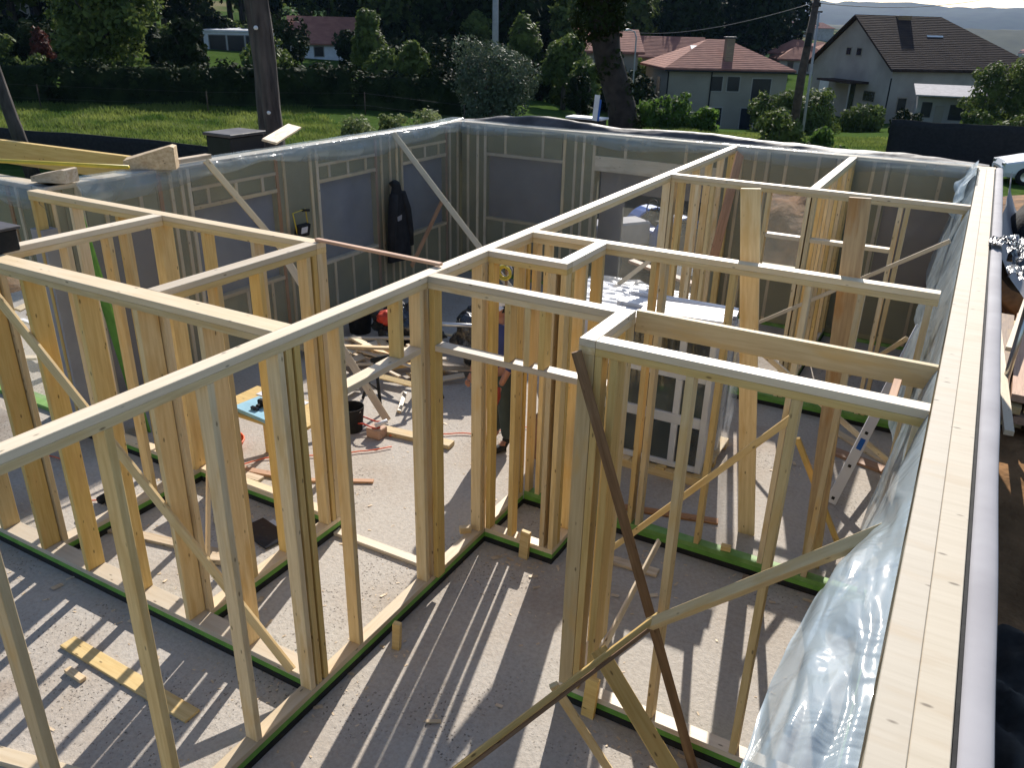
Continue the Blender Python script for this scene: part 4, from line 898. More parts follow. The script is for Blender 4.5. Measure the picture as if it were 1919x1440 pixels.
# ------------------------------------------------------------------ black silt fence, hedge like screens
def panelfence(name, pts, h, label, n=60, m='blackfab'):
    pts = [Vector(p) for p in pts]
    def f(u, v):
        k = u*(len(pts)-1); i = min(int(k), len(pts)-2); p = pts[i].lerp(pts[i+1], k-i)
        return (p.x+.05*nz(u*30, v), p.y+.05*nz(u*30, v*2, 3), gz(p.x, p.y)-.1+(h+.1+.05*nz(u*9))*v)
    o = grid(name, f, n, 6, m, None, pts[0]); md = o.modifiers.new('Solid', 'SOLIDIFY'); md.thickness = .03
    return tag(o, label, 'fence')
panelfence('mesh_fence', [(-31, 16.0, 0), (-19.6, 18.0, 0), (-15.5, 18.8, 0)], 1.15, 'low black mesh fence along the field at upper left')
panelfence('mesh_fence', [(-3.3, 38.2, 0), (7, 38.8, 0)], 1.6, 'dark screen fence behind the white car at right', 40)
# ------------------------------------------------------------------ vegetation
rng = random.Random(3)
def foliage(name, clumps, n, leaf, m, parent, origin, droop=0, aspect=.55, shell=.35):
    """clumps: (centre, radii); leaf quads through each clump"""
    V = []; F = []
    tot = sum(r[0]*r[1]*r[2] for _, r in clumps)
    for c, r in clumps:
        k = max(12, int(n*(r[0]*r[1]*r[2])/tot))
        for _ in range(k):
            d = Vector((rng.gauss(0, 1), rng.gauss(0, 1), rng.gauss(0, 1))).normalized()
            q = shell+(1-shell)*rng.random()**.6
            q *= 1+.28*nz(d.x*3+c[0], d.y*3+c[1], d.z*3)
            p = Vector((c[0]+d.x*r[0]*q, c[1]+d.y*r[1]*q, c[2]+d.z*r[2]*q))
            nn = (d+Vector((rng.gauss(0, .7), rng.gauss(0, .7), rng.gauss(0, .7)+.3))).normalized()
            a = nn.orthogonal().normalized(); b = nn.cross(a); t = rng.random()*6.28
            a, b = a*math.cos(t)+b*math.sin(t), b*math.cos(t)-a*math.sin(t)
            s = leaf*rng.uniform(.6, 1.4); a *= s; b *= s*aspect
            i = len(V); V += [p-a, p+b, p+a, p-b]; F.append((i, i+1, i+2, i+3))
    return meshobj(name, V, F, m, parent, origin)
def crown_clumps(x, y, z, r, h, n, taper=0, jit=.55):
    out = [((x, y, z), (r*.72, r*.72, h*.72))]
    for _ in range(n):
        a = rng.random()*6.28; t = rng.uniform(-.8, .85); rr_ = r*(1-t*t)**.5*rng.uniform(.45, .85)
        if taper: rr_ *= (1-taper*(t+.8)/1.7)
        s = r*rng.uniform(.22, .42)
        out.append(((x+rr_*math.cos(a), y+rr_*math.sin(a), z+t*h*.85), (s, s, s*rng.uniform(.7, 1.1))))
    return out
def tree(x, y, r, ztop, zbot, m, label, group, n=3500, leaf=.22, cat='tree', name='tree', clumps=14, taper=0, trunk=.16, limbs=4, shell=.4):
    g = gz(x, y); t = thing(name, label, cat, (x, y, g), group)
    zc = (ztop+zbot)/2; h = (ztop-zbot)/2
    foliage('crown', crown_clumps(x, y, zc, r, h, clumps, taper), n, leaf, m, t, (x, y, zc), shell=shell)
    pts = [(x, y, g-.2), (x+.1*nz(x), y, g+(zc-g)*.5), (x+.15*nz(y), y, zc+h*.3)]
    if trunk:
        tube('trunk', pts, [trunk*1.3, trunk, trunk*.4], 'bark', t, 8)
        for k in range(limbs):
            a = k*2.4; b0 = Vector((x, y, zc-h*.5+.2*h*k/limbs))
            tube('limb', [b0, b0+Vector((math.cos(a)*r*.35, math.sin(a)*r*.35, h*.35)), b0+Vector((math.cos(a)*r*.65, math.sin(a)*r*.65, h*.8))], [trunk*.5, trunk*.35, trunk*.12], 'bark', t, 6)
    return t
G1 = 'trees behind the hedge'
tree(-44.3, 32.6, 2.9, 6.9, 1.0, 'leaf_mid', 'broad bushy yellow green tree left of the dark round bush', G1, 9000, .17, clumps=26)
tree(-40.9, 35.2, 1.35, 4.2, .6, 'leaf_dark', 'dark round bush right of the broad yellow green tree', G1, 3500, .15)
tree(-50.4, 32.5, .75, 3.9, .4, 'leaf_red', 'small reddish tree left of the broad yellow green tree', G1, 1500, .12, trunk=.08)
tree(-48.0, 30.0, 1.4, 2.0, -.2, 'leaf_mid', 'low green shrub at the left edge beyond the field', G1, 1500, .15, trunk=.08)
tree(-36.0, 45.6, 1.35, 5.1, .4, 'leaf_mid', 'upright leafy tree right of the gabled white house', G1, 4500, .15, taper=.5, clumps=16)
tree(-30.2, 42.2, 1.5, 3.3, -.2, 'leaf_mid', 'loose rounded tree between the upright tree and silvery bush', G1, 4000, .15)
tree(-33.2, 43.4, 1.4, 2.9, -.4, 'leaf_mid', 'rounded shrub right beside the upright leafy tree', G1, 3000, .15)
tree(-22.8, 38.9, 2.45, 3.5, -.8, 'leaf_olive', 'big silvery green bush at the centre behind the wall corner', G1, 12000, .085, name='bush', cat='bush', clumps=30, shell=.55)
tree(-38.9, 64.2, 1.5, 5.6, 1.4, 'leaf_mid', 'small round tree left of the pale concrete pole', G1, 3000, .17)
tree(-30.8, 57.3, 1.7, 5.4, .2, 'leaf_mid', 'cone shaped green tree right of the pale concrete pole', G1, 4500, .16, taper=.85)
tree(-25.9, 54.1, 1.95, 4.1, -.4, 'leaf_mid', 'spreading green tree left of the dark leaning trunk', G1, 5000, .16)
tree(-22.2, 49.5, 1.2, 2.6, -.8, 'leaf_mid', 'rounded tree just left of the dark leaning trunk', G1, 3000, .14)
tree(-20.7, 45.5, .95, 1.9, -.9, 'leaf_dark', 'small dark shrub left of the foot of the dark leaning trunk', G1, 1500, .12)
tree(-27.8, 41.5, 1.3, 2.6, -.5, 'leaf_dark', 'dark shrub against the left side of the silvery bush', G1, 2000, .13)
# dark hedge
def hedge(p0, p1, w, z1, n, label, m='leaf_dark', leaf=.13, step=1.5):
    p0 = Vector((*p0, 0)); p1 = Vector((*p1, 0)); L_ = (p1-p0).length; k = int(L_/step)
    cl = []
    for i in range(k+1):
        p = p0.lerp(p1, i/k); g = gz(p.x, p.y); hh = (z1-g)/2*(1+.10*nz(i*.7)); cl.append(((p.x, p.y, g+hh), (step*.8, w, hh*1.05)))
    t = thing('hedge', label, 'hedge', (p0+p1)/2)
    foliage('leaves', cl, n, leaf, m, t, (p0+p1)/2, shell=.7)
    def core(u, v):
        p = p0.lerp(p1, u); g = gz(p.x, p.y); a = PI*v; nrm = Vector((-(p1-p0).y, (p1-p0).x, 0)).normalized()
        q = p+nrm*math.cos(a)*w*.75; return (q.x, q.y, g-.1+(z1-g)*.93*math.sin(a)**.6*(1+.06*nz(u*40)))
    grid('dense_core', core, 80, 10, m, t, (p0+p1)/2); return t
hedge((-62, 10.5), (-41.5, 26.8), .9, 2.0, 7000, 'long dark clipped hedge along the far side of the field at left')
hedge((-41, 27.2), (-31.8, 38.4), .9, 2.0, 6000, 'dark hedge behind the big left trunk')
hedge((-31.4, 38.8), (-24.0, 42.0), .9, 1.6, 3500, 'dark hedge between the flowering shrubs and silvery bush')
# forest backdrop: individual trees
FG = 'trees of the wood'
def seg(d):
    for lim, s in ((-56.5, 'above the white corner house'), (-50.5, 'above the broad yellow green tree'), (-45.2, 'behind the modern white house'), (-41.8, 'beside the big left trunk'), (-38.8, 'behind the gabled white house'),
                   (-32.8, 'above the upright leafy tree'), (-26.3, 'around the pale concrete pole'), (-21, 'beside the ivy covered trunk')):
        if d < lim: return s
    return 'right of the ivy covered trunk'
fr = random.Random(11)
spots = []
for i in range(74):
    az = math.radians(-62+50*i/73+fr.uniform(-.5, .5)); 
    row = i % 3
    d = {0: 84, 1: 98, 2: 116}[row]+fr.uniform(-6, 6)
    if az > math.radians(-25): d += 18
    if -49 < math.degrees(az) < -39 and d < 110: d = 110+fr.uniform(0, 8)
    spots.append((az, d, row))
for i, (az, d, row) in enumerate(spots):
    x, y = d*math.sin(az), d*math.cos(az); deg = math.degrees(az)
    top = 4.31+d*(.058+.02*fr.random()+(.03 if deg < -28 else 0)+(.035 if deg < -40 else 0))
    tp = fr.random()
    sg = seg(deg); tree(x, y, fr.uniform(2.6, 4.2), top, gz(x, y)+.8, ['leaf_dark', 'leaf_dark', 'leaf_mid'][fr.randrange(3)], 'dark tree of the wood along the horizon '+sg, FG+' '+sg, 2400, .34, clumps=12, trunk=.3, limbs=2, taper=.5 if tp > .5 else 0, shell=.5)
# undergrowth between the hedge and the wood
for i in range(62):
    az = -64+44*(i/61)+fr.uniform(-.4, .4); d = [66, 74, 90][i % 3]+fr.uniform(-4, 4)
    if -48.6 < az < -45.0 or -43.6 < az < -39.5 or az < -60.5: d = 93
    a = math.radians(az); x, y = d*math.sin(a), d*math.cos(a); g = gz(x, y)
    tree(x, y, fr.uniform(1.5, 2.5), g+fr.uniform(2.2, 4.2), g-.4, ['leaf_dark', 'leaf_mid', 'leaf_dark'][fr.randrange(3)], 'leafy shrub in the undergrowth beyond the hedge '+seg(az), 'undergrowth shrubs '+seg(az), 1300, .22, cat='shrub', name='shrub', clumps=10, trunk=.08, limbs=2, shell=.5)
# taller trees around the houses at right
for x, y, r, z1, z0, lab in [(-33.5, 114, 4.6, 13.5, -1, 'tall dark tree right above the red roof'), (-38.5, 118, 4.2, 12, -1, 'tall dark tree above the left part of the red roof'), (-45, 122, 4.5, 13.5, -1, 'tall dark tree beside the dark leaning trunk'), (-28.3, 112, 3.4, 11.5, -1.5, 'tall dark tree nearest to the utility pole')]:
    tree(x, y, r, z1, z0, 'leaf_dark', lab, 'tall trees above the red roof', 5000, .3, clumps=18, trunk=.35)
for x, y, r, z1, lab, m_ in [(-15.4, 42.6, 1.0, 1.0, 'vine covered shrub left of the house with red hipped roof', 'leaf_bright'), (-14.0, 43.0, 1.15, 1.5, 'bright green vine in front of the house with red hipped roof', 'leaf_bright'),
                      (-12.7, 43.4, .9, .7, 'lower bright vine at the right end of the vines', 'leaf_bright'), (-16.6, 44, .9, .6, 'small vine beside the dark leaning trunk', 'leaf_bright'),
                      (-8.3, 49.0, 1.7, 1.75, 'green shrub right of the utility pole', 'leaf_mid'), (-10.6, 48.8, 1.3, 1.5, 'green shrub left of the utility pole', 'leaf_mid'),
                      (-6.9, 34.6, 1.25, 1.55, 'leafy bush at the foot of the utility pole', 'leaf_mid'), (-5.3, 34.0, .65, 1.2, 'small sunlit tree right of the utility pole', 'leaf_bright'), (-8.2, 34.6, .8, .45, 'low bush left of the utility pole foot', 'leaf_mid'),
                      (-4.4, 33.2, .5, .6, 'low thin shrub on the lawn', 'leaf_bright'), (-6.3, 54.5, 1.6, .9, 'shrubs before the gabled house', 'leaf_mid'), (-3.8, 52.5, 1.1, .6, 'dark shrub in front of the gable house side wall', 'leaf_dark'),
                      (-12.0, 62, 1.3, .9, 'shrub between the two houses', 'leaf_mid'),
                      (-.2, 60.5, 1.3, 3.4, 'tree at right beyond the gabled house', 'leaf_mid'), (2.3, 61, 2.6, 4.6, 'large green tree at the right edge', 'leaf_mid'), (-.3, 50.5, .9, 1.0, 'bush at right above the dark screen fence', 'leaf_mid'), (1.6, 46, 1.2, 1.2, 'bush at the right edge above the dark screen fence', 'leaf_mid')]:
    tree(x, y, r, z1, gz(x, y)-.7*r, m_, lab, 'shrubs and trees around the houses', int(1800*max(1, r*r)), .11, cat='shrub', name='shrub', clumps=12, trunk=.06, limbs=3)
for x, y, r, z1, lab in [(-16.4, 20.1, .75, 1.95, 'pale leaved flowering shrub left of the wall corner'), (-15.6, 20.8, .7, 1.95, 'pale leaved flowering shrub in the middle of the group'), (-14.8, 21.4, .85, 2.25, 'pale leaved flowering shrub nearest the wall corner'), (-13.9, 22.0, .4, 1.6, 'small pale shrub just behind the wall corner')]:
    tree(x, y, r, z1, -.3, 'leaf_pale', lab, 'pale shrubs behind the left wall', 3200, .06, cat='shrub', name='shrub', clumps=14, trunk=.03)
# ivy covered dark trunk
t = thing('ivy_tree', 'dark ivy covered leaning trunk behind the far wall', 'tree', (-8.05, 20.6, -.45))
tube('trunk', [(-7.95, 20.7, -.6), (-8.0, 20.6, 1.2), (-8.15, 20.5, 2.4), (-8.55, 20.3, 3.6), (-8.8, 20.2, 5.0), (-8.6, 20.2, 7.5)], [.48, .42, .36, .34, .4, .3], 'bark_dark', t, 12)
tube('limb', [(-8.7, 20.2, 4.3), (-9.3, 20.0, 5.4), (-9.8, 19.9, 7.0)], [.25, .2, .12], 'bark_dark', t, 8)
foliage('ivy', [((-7.95, 20.6, .4), (.48, .42, .9)), ((-8.0, 20.6, 1.6), (.42, .4, .8)), ((-8.2, 20.5, 2.6), (.36, .34, .6)), ((-8.5, 20.3, 3.4), (.36, .34, .5)), ((-8.8, 20.2, 4.4), (.72, .5, .55)), ((-8.75, 20.2, 5.3), (.8, .6, .8)), ((-8.7, 20.2, 6.5), (1.0, .8, 1.0))], 16000, .06, 'leaf_dark', t, (-8.3, 20.4, 2), shell=.8)
t = thing('cabinet', 'dark cabinet with a white upright panel beside the ivy covered trunk', 'cabinet', (-8.6, 19.4, -.45))
box('cabinet', (-9.1, 19.3, -.5), (-8.2, 19.7, 2.15), 'black', t, c=.02); box('lid', (-9.14, 19.26, 2.152), (-8.16, 19.74, 2.20), 'white', t, c=.01)
board('panel', (-8.33, 19.24, 2.15), (-8.29, 19.24, 2.75), .13, .03, (0, 1, 0), 'white', t); board('panel_edge', (-8.24, 19.24, 2.15), (-8.20, 19.24, 2.65), .04, .03, (0, 1, 0), 'blue', t)
# big trunk left
t = thing('large_tree', 'large grey brown tree trunk rising behind the left outer wall', 'tree', (-15.4, 15.6, -.45))
def trunkf(u, v):
    a = 2*PI*u; z = -.6+10.5*v; r = .31-.006*z+.04*math.cos(2*a+.6)+.05*nz(math.cos(a)*1.5, math.sin(a)*1.5, z*.5)+.02*nz(a*2, z*1.4)
    r *= 1-.22*math.exp(-((math.sin((a-4.6)/2))/.12)**2)
    return (-15.42+.035*-z+r*math.cos(a), 15.6+r*math.sin(a), z)
grid('trunk', trunkf, 40, 60, 'bark', t, (-15.4, 15.6, 0))
foliage('crown', crown_clumps(-15.8, 15.8, 11.5, 3.2, 2.2, 14), 2500, .2, 'leaf_mid', t, (-15.8, 15.8, 11))
for k, (z, dy) in enumerate([(2.15, .0), (4.05, -.1)]):
    o = blob('white_insulator', (-15.22-.035*z, 15.38+dy, z), (.05, .05, .05), 'white', k, None, None, .1, parent=t)
t = thing('leaning_trunk', 'thin dark leaning trunk at the left edge beyond the field', 'tree', (-25.7, 15.3, -.45))
tube('trunk', [(-25.5, 15.4, -.6), (-25.8, 15.25, 1.4), (-26.1, 15.15, 3.4), (-26.6, 15.0, 5.6)], [.24, .19, .16, .12], 'bark', t, 10)
foliage('crown', crown_clumps(-27, 15, 7.5, 1.8, 1.4, 10), 1200, .15, 'leaf_dark', t, (-27, 15, 7))
# field wire fence
t = thing('wire_fence', 'thin wire fence with slim posts along the far edge of the field', 'fence', (-36, 30, -.5))
pf = [(-46, 20.5), (-40, 25.2), (-34.5, 30.5), (-29, 36.2), (-22, 35)]
for x, y in pf: tube('post', [(x, y, gz(x, y)-.1), (x, y, gz(x, y)+1.15)], .025, 'polewood', t, 6)
for h in (.5, 1.1): tube('wire', [(x, y, gz(x, y)+h) for x, y in pf], .006, 'charcoal', t, 4)
# grass blades
def blades(label, pts, n, h, wdt, seed):
    r = random.Random(seed); V = []; F = []
    (x0, y0), (x1, y1), (x2, y2), (x3, y3) = pts
    for _ in range(n):
        u, v = r.random(), r.random()
        x = (x0*(1-u)+x1*u)*(1-v)+(x3*(1-u)+x2*u)*v; y = (y0*(1-u)+y1*u)*(1-v)+(y3*(1-u)+y2*u)*v
        k = .6+.8*max(0, nz(x*.5, y*.5, 3)+.3); hh = h*k*r.uniform(.6, 1.3); a = r.random()*6.28; g = gz(x, y)-.02
        dx, dy = math.cos(a)*wdt, math.sin(a)*wdt; lx, ly = r.gauss(0, .4)*hh, r.gauss(0, .4)*hh
        i = len(V); V += [(x-dx, y-dy, g), (x+dx, y+dy, g), (x+lx, y+ly, g+hh)]; F.append((i, i+1, i+2))
    return tag(meshobj('grass', V, F, 'grass', None, (x0, y0, 0)), label, 'grass', kind='stuff')
blades('tufty green grass of the field at upper left', [(-19, 16.5), (-17, 24), (-33, 36), (-48, 17)], 90000, .28, .045, 5)
blades('green lawn beyond the far wall at right', [(-17, 27), (-2, 30), (-2.5, 47), (-17, 41)], 45000, .16, .04, 6)
# ------------------------------------------------------------------ buildings
def house(name, label, x, y, g, rz, L_, Wd, hw, hr, roof, wallm, wins, hip=(True, True), over=.45, group='houses', extra=None, cat='house'):
    """local: origin at front left corner, +x along the front, +y backwards"""
    t = thing(name, label, cat, (x, y, g), group, rz); w = wmat(t)
    def MO(nm, V, F, m, par=t): return meshobj(nm, [w @ Vector(v) for v in V], F, m, par, w @ Vector(V[0]))
    ym = Wd/2
    V = [(0, 0, -1.5), (L_, 0, -1.5), (L_, Wd, -1.5), (0, Wd, -1.5), (0, 0, hw), (L_, 0, hw), (L_, Wd, hw), (0, Wd, hw)]
    F = [(0, 1, 5, 4), (2, 3, 7, 6)]
    if hip[0]: F.append((3, 0, 4, 7))
    if hip[1]: F.append((1, 2, 6, 5))
    if not hip[0]: V.append((0, ym, hw+hr-.12)); F.append((3, 0, 4, len(V)-1, 7))
    if not hip[1]: V.append((L_, ym, hw+hr-.12)); F.append((1, 2, 6, len(V)-1, 5))
    MO('wall', V, F, wallm)
    o = over; s = hr/ym; zo = hw-o*s
    x0 = ym if hip[0] else -o; x1 = L_-ym if hip[1] else L_+o
    R_ = [(-o, -o, zo), (L_+o, -o, zo), (L_+o, Wd+o, zo), (-o, Wd+o, zo), (x0, ym, hw+hr), (x1, ym, hw+hr)]
    d = .16; R_ += [(a, b, c-d) for a, b, c in R_]
    F = [(0, 1, 5, 4), (2, 3, 4, 5)]
    F.append((3, 0, 4)); F.append((1, 2, 5))
    if not hip[0]: F.remove((3, 0, 4))
    if not hip[1]: F.remove((1, 2, 5))
    F += [(0, 6, 7, 1), (2, 8, 9, 3), (1, 7, 11, 5) if not hip[1] else (1, 7, 8, 2), (3, 9, 10, 4) if not hip[0] else (3, 9, 6, 0), (6, 10, 11, 7), (8, 11, 10, 9)]
    if not hip[1]: F.append((5, 11, 8, 2))
    if not hip[0]: F.append((4, 10, 6, 0))
    rf = MO('roof', R_, F, roof)
    def bxl(nm, a, b, m, par=t, c=.01):
        a = Vector(a); b = Vector(b); return link(nm, boxmesh(*(b-a), M[m], c), par, w @ Matrix.Translation((a+b)/2))
    for wn in wins:
        face, u0, z0_, u1, z1_, m_ = wn
        if face == 'f': a, b = (u0, -.05, z0_), (u1, .03, z1_); fa, fb = (u0-.08, -.03, z0_-.08), (u1+.08, .02, z1_+.08)
        else: a, b = (-.05, u0, z0_), (.03, u1, z1_); fa, fb = (-.03, u0-.08, z0_-.08), (.02, u1+.08, z1_+.08)
        nm = 'door' if z0_ < .1 else 'window'
        f_ = bxl(nm, fa, fb, 'render_w' if wallm != 'render_w' else 'render'); bxl('pane', a, b, m_, f_)
    if extra: extra(t, bxl, MO, rf)
    return t
def ex1(t, bx, MO, rf):
    c = bx('chimney', (4.3, .6, 4.4), (4.9, 1.2, 6.5), 'brown', rf); bx('chimney_cap', (4.2, .5, 6.501), (5.0, 1.3, 6.62), 'charcoal', rf)
    MO('skylight', [(2.2, 2.2, 5.55), (3.0, 2.2, 5.55), (3.0, 2.9, 5.93), (2.2, 2.9, 5.93), (2.2, 2.2, 5.5), (3.0, 2.2, 5.5), (3.0, 2.9, 5.85), (2.2, 2.9, 5.85)], [(0, 1, 2, 3), (0, 4, 5, 1), (1, 5, 6, 2), (2, 6, 7, 3), (3, 7, 4, 0)], 'white', rf)
    bx('downpipe', (-.06, -.10, -1.5), (.03, -.01, 4.5), 'black'); bx('downpipe', (3.2, -.12, -1.5), (3.28, -.04, 4.5), 'black'); bx('gutter', (-.4, -.56, 4.22), (9.3, -.46, 4.33), 'black')
house('hipped_house', 'beige two storey house with red hipped tile roof', -21.0, 61.6, -2.9, math.radians(33), 9.0, 7.5, 4.65, 1.75, 'tile_red', 'render',
      [('f', 3.3, 2.9, 4.1, 3.9, 'window_dark'), ('f', 4.5, 2.9, 5.4, 3.9, 'window_dark'), ('f', 6.4, 2.2, 7.8, 3.8, 'window_dark'), ('f', 3.3, .0, 4.3, 1.7, 'window_dark'), ('f', 5.8, .0, 6.8, 1.7, 'window_dark'), ('l', 2.2, 2.2, 3.2, 3.7, 'window_dark')], extra=ex1)
def ex2(t, bx, MO, rf):
    MO('skylight', [(4.6, 2.6, 5.0), (6.0, 2.6, 5.0), (6.0, 3.2, 5.55), (4.6, 3.2, 5.55), (4.6, 2.6, 4.9), (6.0, 2.6, 4.9), (6.0, 3.2, 5.45), (4.6, 3.2, 5.45)], [(0, 1, 2, 3), (0, 4, 5, 1), (1, 5, 6, 2), (2, 6, 7, 3), (3, 7, 4, 0)], 'white', rf)
    bx('chimney', (3.1, 4.9, 5.9), (4.2, 5.7, 6.9), 'brown', rf)
    bx('canopy', (-1.6, 2.6, 2.0), (-.02, 7.4, 2.16), 'tile_dark'); bx('downpipe', (-.08, -.08, -1), (0, 0, 2.6), 'black')
    bx('canopy_post', (-1.5, 2.8, -1), (-1.4, 2.9, 2.0), 'render_w')
house('gabled_house', 'grey white house with big dark roof and gable end at right', -6.6, 69.6, -1.4, math.radians(41), 12.6, 10.8, 3.5, 3.4, 'tile_dark', 'render_w',
      [('l', 4.3, 4.0, 4.9, 4.5, 'window_dark'), ('l', 5.7, 4.0, 6.3, 4.5, 'window_dark'), ('l', 8.0, .9, 9.4, 2.0, 'white'), ('l', 4.2, .0, 5.0, 1.9, 'window_dark'), ('l', 1.6, .8, 3.0, 1.5, 'window_dark'), ('f', .9, .2, 1.6, 1.2, 'window_dark')], hip=(False, True), extra=ex2)
def ex3(t, bx, MO, rf): pass
t = thing('lean_to', 'small white lean to shed with pale sloping roof beside the gabled house', 'shed', (-4.3, 66.4, -1.5), rz=math.radians(10)); w = wmat(t)
def bl(nm, a, b, m, par=t, c=.01, rx=0):
    a = Vector(a); b = Vector(b); return link(nm, boxmesh(*(b-a), M[m], c), par, w @ Matrix.Translation((a+b)/2) @ Matrix.Rotation(rx, 4, 'X'))
bl('wall', (0, 0, -1), (3.9, 1.6, 1.95), 'render_w'); bl('roof', (-.3, -.8, 2.1), (4.2, 1.9, 2.2), 'greymem', rx=.22)
d = bl('door', (1.2, -.05, -.6), (1.75, -.002, 1.2), 'render'); bl('window', (.3, -.05, .4), (.95, -.002, 1.4), 'window_dark'); bl('window', (2.1, -.05, .3), (3.3, -.002, 1.3), 'window_dark')
house('modern_house', 'low modern white house with dark band of glass beyond the hedge', -67.2, 59.9, .3, math.radians(47), 7.8, 6, 2.7, .25, 'white', 'white',
      [('f', .5, .8, 2.0, 2.2, 'window_dark'), ('f', 2.2, .8, 3.7, 2.2, 'window_dark'), ('f', 3.9, .8, 5.2, 2.2, 'window_dark'), ('f', 5.4, .8, 6.6, 2.2, 'window_dark')], over=.15)
tag(box('garden_wall', (-59.4, 60.9, 0), (-57.3, 61.3, 3.0), 'white'), 'white garden wall right of the big left trunk', 'wall')
house('gabled_house', 'white house with reddish roof and gable right of the big left trunk', -57.2, 61.2, .0, math.radians(40), 7.2, 6.6, 2.4, 2.0, 'tile_red', 'white',
      [('f', 4.6, 1.0, 5.4, 1.8, 'window_dark'), ('f', 2.0, 1.0, 2.8, 1.8, 'window_dark')], hip=(False, False))
house('white_house', 'white house at the upper left corner', -96.0, 55.5, 2.0, math.radians(57), 8.0, 7, 4.6, 1.6, 'tile_red', 'render_w', [('f', 2.2, 1.6, 3.4, 2.8, 'window_dark'), ('f', 5.0, 1.6, 6.2, 2.8, 'window_dark')])
house('hidden_house', 'house gable hidden behind the dark leaning trunk', -28.6, 62.8, -1.6, math.radians(30), 4.4, 7, 4.2, 1.4, 'tile_red', 'render', [('f', 1.0, 2.4, 1.8, 3.4, 'window_dark')], hip=(False, False))
house('red_roof_house', 'long red roof partly hidden behind the hipped roof house', -34, 79.5, -2.4, math.radians(22), 9.5, 6, 4.2, 1.6, 'tile_red', 'render', [('f', 7.0, 2.2, 7.8, 3.2, 'window_dark')], hip=(False, False))
for i, (x, y, s, lab) in enumerate([(-24.6, 110, 1.0, 'distant orange roofed house left of the utility pole'), (-22.2, 104, .8, 'distant orange roofed house behind the utility pole'), (-20.0, 118, 1.0, 'distant orange roofed house right of the utility pole'), (-27.5, 150, 1.2, 'farther small house in the valley')]):
    house('distant_house', lab, x, y, gz(x, y)-1.0, math.radians(15+9*i), 6*s, 5*s, 3.4*s, 1.3*s, 'tile_red', 'render_w', [('f', 1.2*s, 1.2, 2.0*s, 2.2, 'window_dark'), ('f', 3.4*s, 1.2, 4.2*s, 2.2, 'window_dark')], group='distant houses')
vr = random.Random(5)
for i in range(26):
    a = math.radians(vr.uniform(-22, 3)); d = vr.uniform(350, 900); x, y = d*math.sin(a), d*math.cos(a)
    house('distant_house', 'tiny pale house far away in the valley', x, y, gz(x, y), vr.uniform(0, 1.5), 12, 9, 5, 2.5, 'tile_red', 'render_w', [], group='tiny houses in the valley')
# ------------------------------------------------------------------ poles and wires
t = thing('utility_pole', 'dark wooden utility pole leaning between the two houses', 'utility pole', (-6.9, 37.4, gz(-6.9, 37.4)))
tube('pole', [(-6.98, 37.4, -.8), (-7.0, 37.35, 2.5), (-6.86, 37.3, 5.45)], [.19, .17, .13], 'polewood', t, 10)
tube('crossarm', [(-7.05, 37.2, 5.15), (-6.65, 37.2, 5.2)], .03, 'polewood', t, 6)
for k in (-.16, .16): tube('insulator', [(-6.85+k, 37.2, 5.2), (-6.85+k, 37.2, 5.32)], .035, 'black', t, 8)
box('junction_box', (-7.0, 37.0, 3.7), (-6.78, 37.15, 4.2), 'black', t)
def wire(p0, p1, sag, label):
    p0 = Vector(p0); p1 = Vector(p1)
    tag(tube('overhead_wire', [p0.lerp(p1, k/24)-Vector((0, 0, sag*4*(k/24)*(1-k/24))) for k in range(25)], .014, 'charcoal', None, 5), label, 'wire', 'overhead wires')
wire((-6.95, 37.2, 5.3), (-24, 60, 3.9), .5, 'overhead wire running left from the utility pole')
wire((-6.75, 37.2, 5.3), (1.5, 62, 7.2), .6, 'overhead wire running right from the utility pole')
t = thing('lamp_pole', 'thin grey pole beside the utility pole', 'pole', (-7.9, 44.3, -.8))
tube('pole', [(-7.8, 44.3, -1), (-7.95, 44.3, 5.1)], [.07, .05], 'greymem', t, 8); tube('cap', [(-8.1, 44.3, 5.11), (-7.8, 44.3, 5.11)], .04, 'black', t, 6)
t = thing('street_lamp', 'curved street lamp left of the red hipped roof', 'street lamp', (-20.8, 54.1, -1))
tube('pole', [(-20.8, 54.1, -2), (-20.85, 54.1, 3.6), (-21.0, 54.1, 3.95), (-21.35, 54, 4.05)], [.06, .05, .04, .035], 'greymem', t, 8); tube('lamp_head', [(-21.35, 54, 4.05), (-21.75, 53.9, 4.02)], [.07, .05], 'white', t, 8)
t = thing('concrete_pole', 'pale concrete pole rising above the silvery bush', 'pole', (-30.1, 51.9, -.6))
tube('pole', [(-30.1, 51.9, -.8), (-30.2, 51.9, 9)], [.26, .17], 'greymem', t, 12)
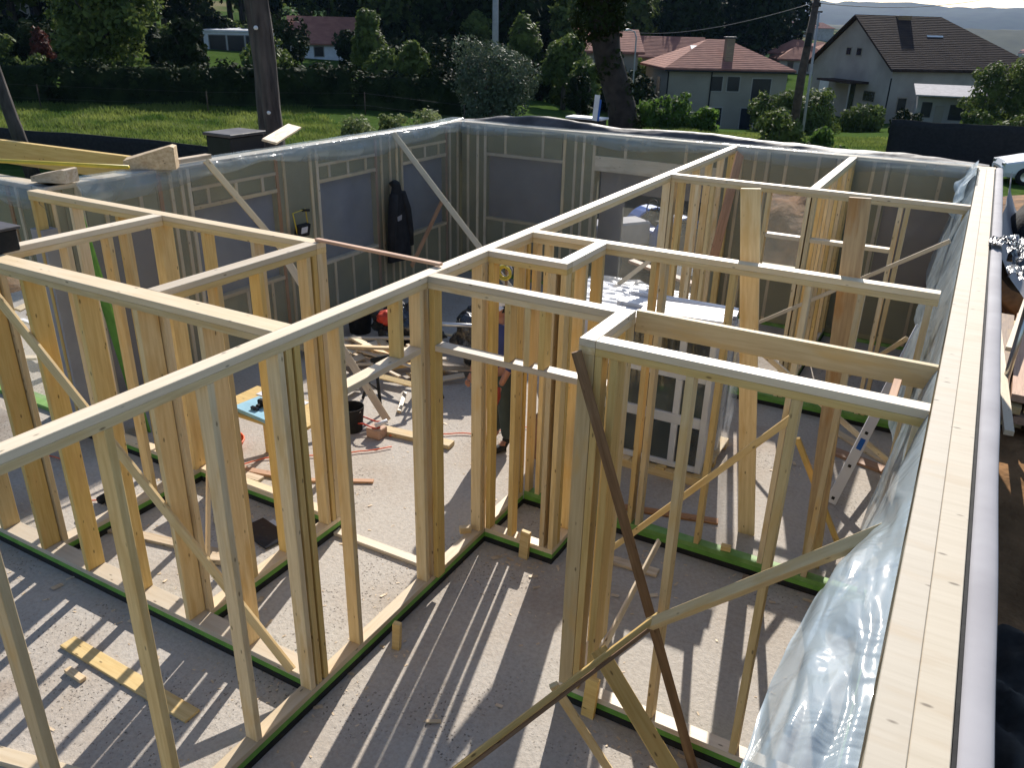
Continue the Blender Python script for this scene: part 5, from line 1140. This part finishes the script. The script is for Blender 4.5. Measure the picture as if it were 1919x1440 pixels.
# ------------------------------------------------------------------ car
def car(x, y, rz, label):
    z = gz(x, y)
    t = thing('parked_car', label, 'car', (x, y, z), rz=rz); w = wmat(t)
    # section stations along the length (front at -x): (x, half width, sill z, shoulder z, roof half width, roof z)
    st = [(-2.05, .62, .35, .55, .60, .56), (-1.95, .78, .25, .72, .68, .74), (-1.2, .86, .22, .88, .74, .92), (-.75, .87, .22, .93, .76, .98), (-.05, .87, .22, .95, .60, 1.42), (.9, .87, .22, .95, .60, 1.44), (1.7, .86, .22, .94, .62, 1.22), (2.0, .80, .26, .88, .68, .95), (2.1, .7, .35, .7, .6, .72)]
    V = []; F = []; ml = []
    for (sx, hw, z0_, z1_, rw, z2_) in st:
        for (a, b) in ((-hw*.9, z0_), (-hw, z0_+.15), (-hw, z1_-.05), (-hw*.95, z1_), (-rw, z2_-.02), (-rw*.6, z2_+.02), (rw*.6, z2_+.02), (rw, z2_-.02), (hw*.95, z1_), (hw, z1_-.05), (hw, z0_+.15), (hw*.9, z0_)): V.append(w @ Vector((sx, a, b)))
    n = 12
    for i in range(len(st)-1):
        for j in range(n):
            F.append((i*n+j, i*n+(j+1) % n, (i+1)*n+(j+1) % n, (i+1)*n+j))
            glassy = (j in (3, 7) and 3 <= i <= 5) or (j in (4, 5, 6) and i in (3, 6)) or (j in (3, 7) and i == 3)
            ml.append(1 if glassy else 0)
    F.append(tuple(range(n))); ml.append(0); F.append(tuple((len(st)-1)*n+k for k in range(n))[::-1]); ml.append(0)
    meshobj('body', V, F, ['carwhite', 'window_dark'], t, w @ Vector((0, 0, 0)), smooth=False, mats=ml)
    T = lambda v: w @ Vector(v); axv = w.to_3x3() @ Vector((0, 1, 0))
    for sx in (-1.3, 1.3):
        for s in (-1, 1): wheel(T((sx, s*.80, .31)), .31, .2, t, ax=axv)
    for s in (-1, 1):
        for nm, a, b, m_ in (('headlight', (-2.03, s*.58-.14, .60), (-1.93, s*.58+.14, .72), 'metal'), ('mirror', (-.55, s*.98-.09, .95), (-.42, s*.98+.09, 1.07), 'carwhite')):
            a, b = Vector(a), Vector(b); link(nm, boxmesh(*(b-a), M[m_], .02), t, w @ Matrix.Translation((a+b)/2))
    for nm, a, b, m_ in (('grille', (-2.07, -.35, .40), (-2.04, .35, .52), 'black'), ('number_plate', (-2.085, -.25, .30), (-2.06, .25, .39), 'white'), ('bumper', (-2.12, -.72, .22), (-1.98, .72, .36), 'carwhite')):
        a, b = Vector(a), Vector(b); link(nm, boxmesh(*(b-a), M[m_], .02), t, w @ Matrix.Translation((a+b)/2))
M['carwhite'] = plain('carwhite', (.75, .76, .78), .22, (.72, .73, .75), 2, spec=.6)
car(2.75, 35.0, math.radians(14), 'white car parked at the right edge before the dark screen fence')
# ------------------------------------------------------------------ haze
hz = box('haze', (-3900, -1500, -40), (3900, 4200, 330), 'white', c=.1)
tag(hz, kind='stuff', label='thin blue haze in the air', cat='haze')
m = bpy.data.materials.new('haze'); m.use_nodes = True; n = m.node_tree; n.nodes.clear()
pv = n.nodes.new('ShaderNodeVolumePrincipled'); pv.inputs['Density'].default_value = .00007; pv.inputs['Color'].default_value = (.28, .50, .95, 1); pv.inputs['Anisotropy'].default_value = .2
ou = n.nodes.new('ShaderNodeOutputMaterial'); n.links.new(pv.outputs[0], ou.inputs['Volume'])
hz.data = hz.data.copy(); hz.data.materials.clear(); hz.data.materials.append(m)
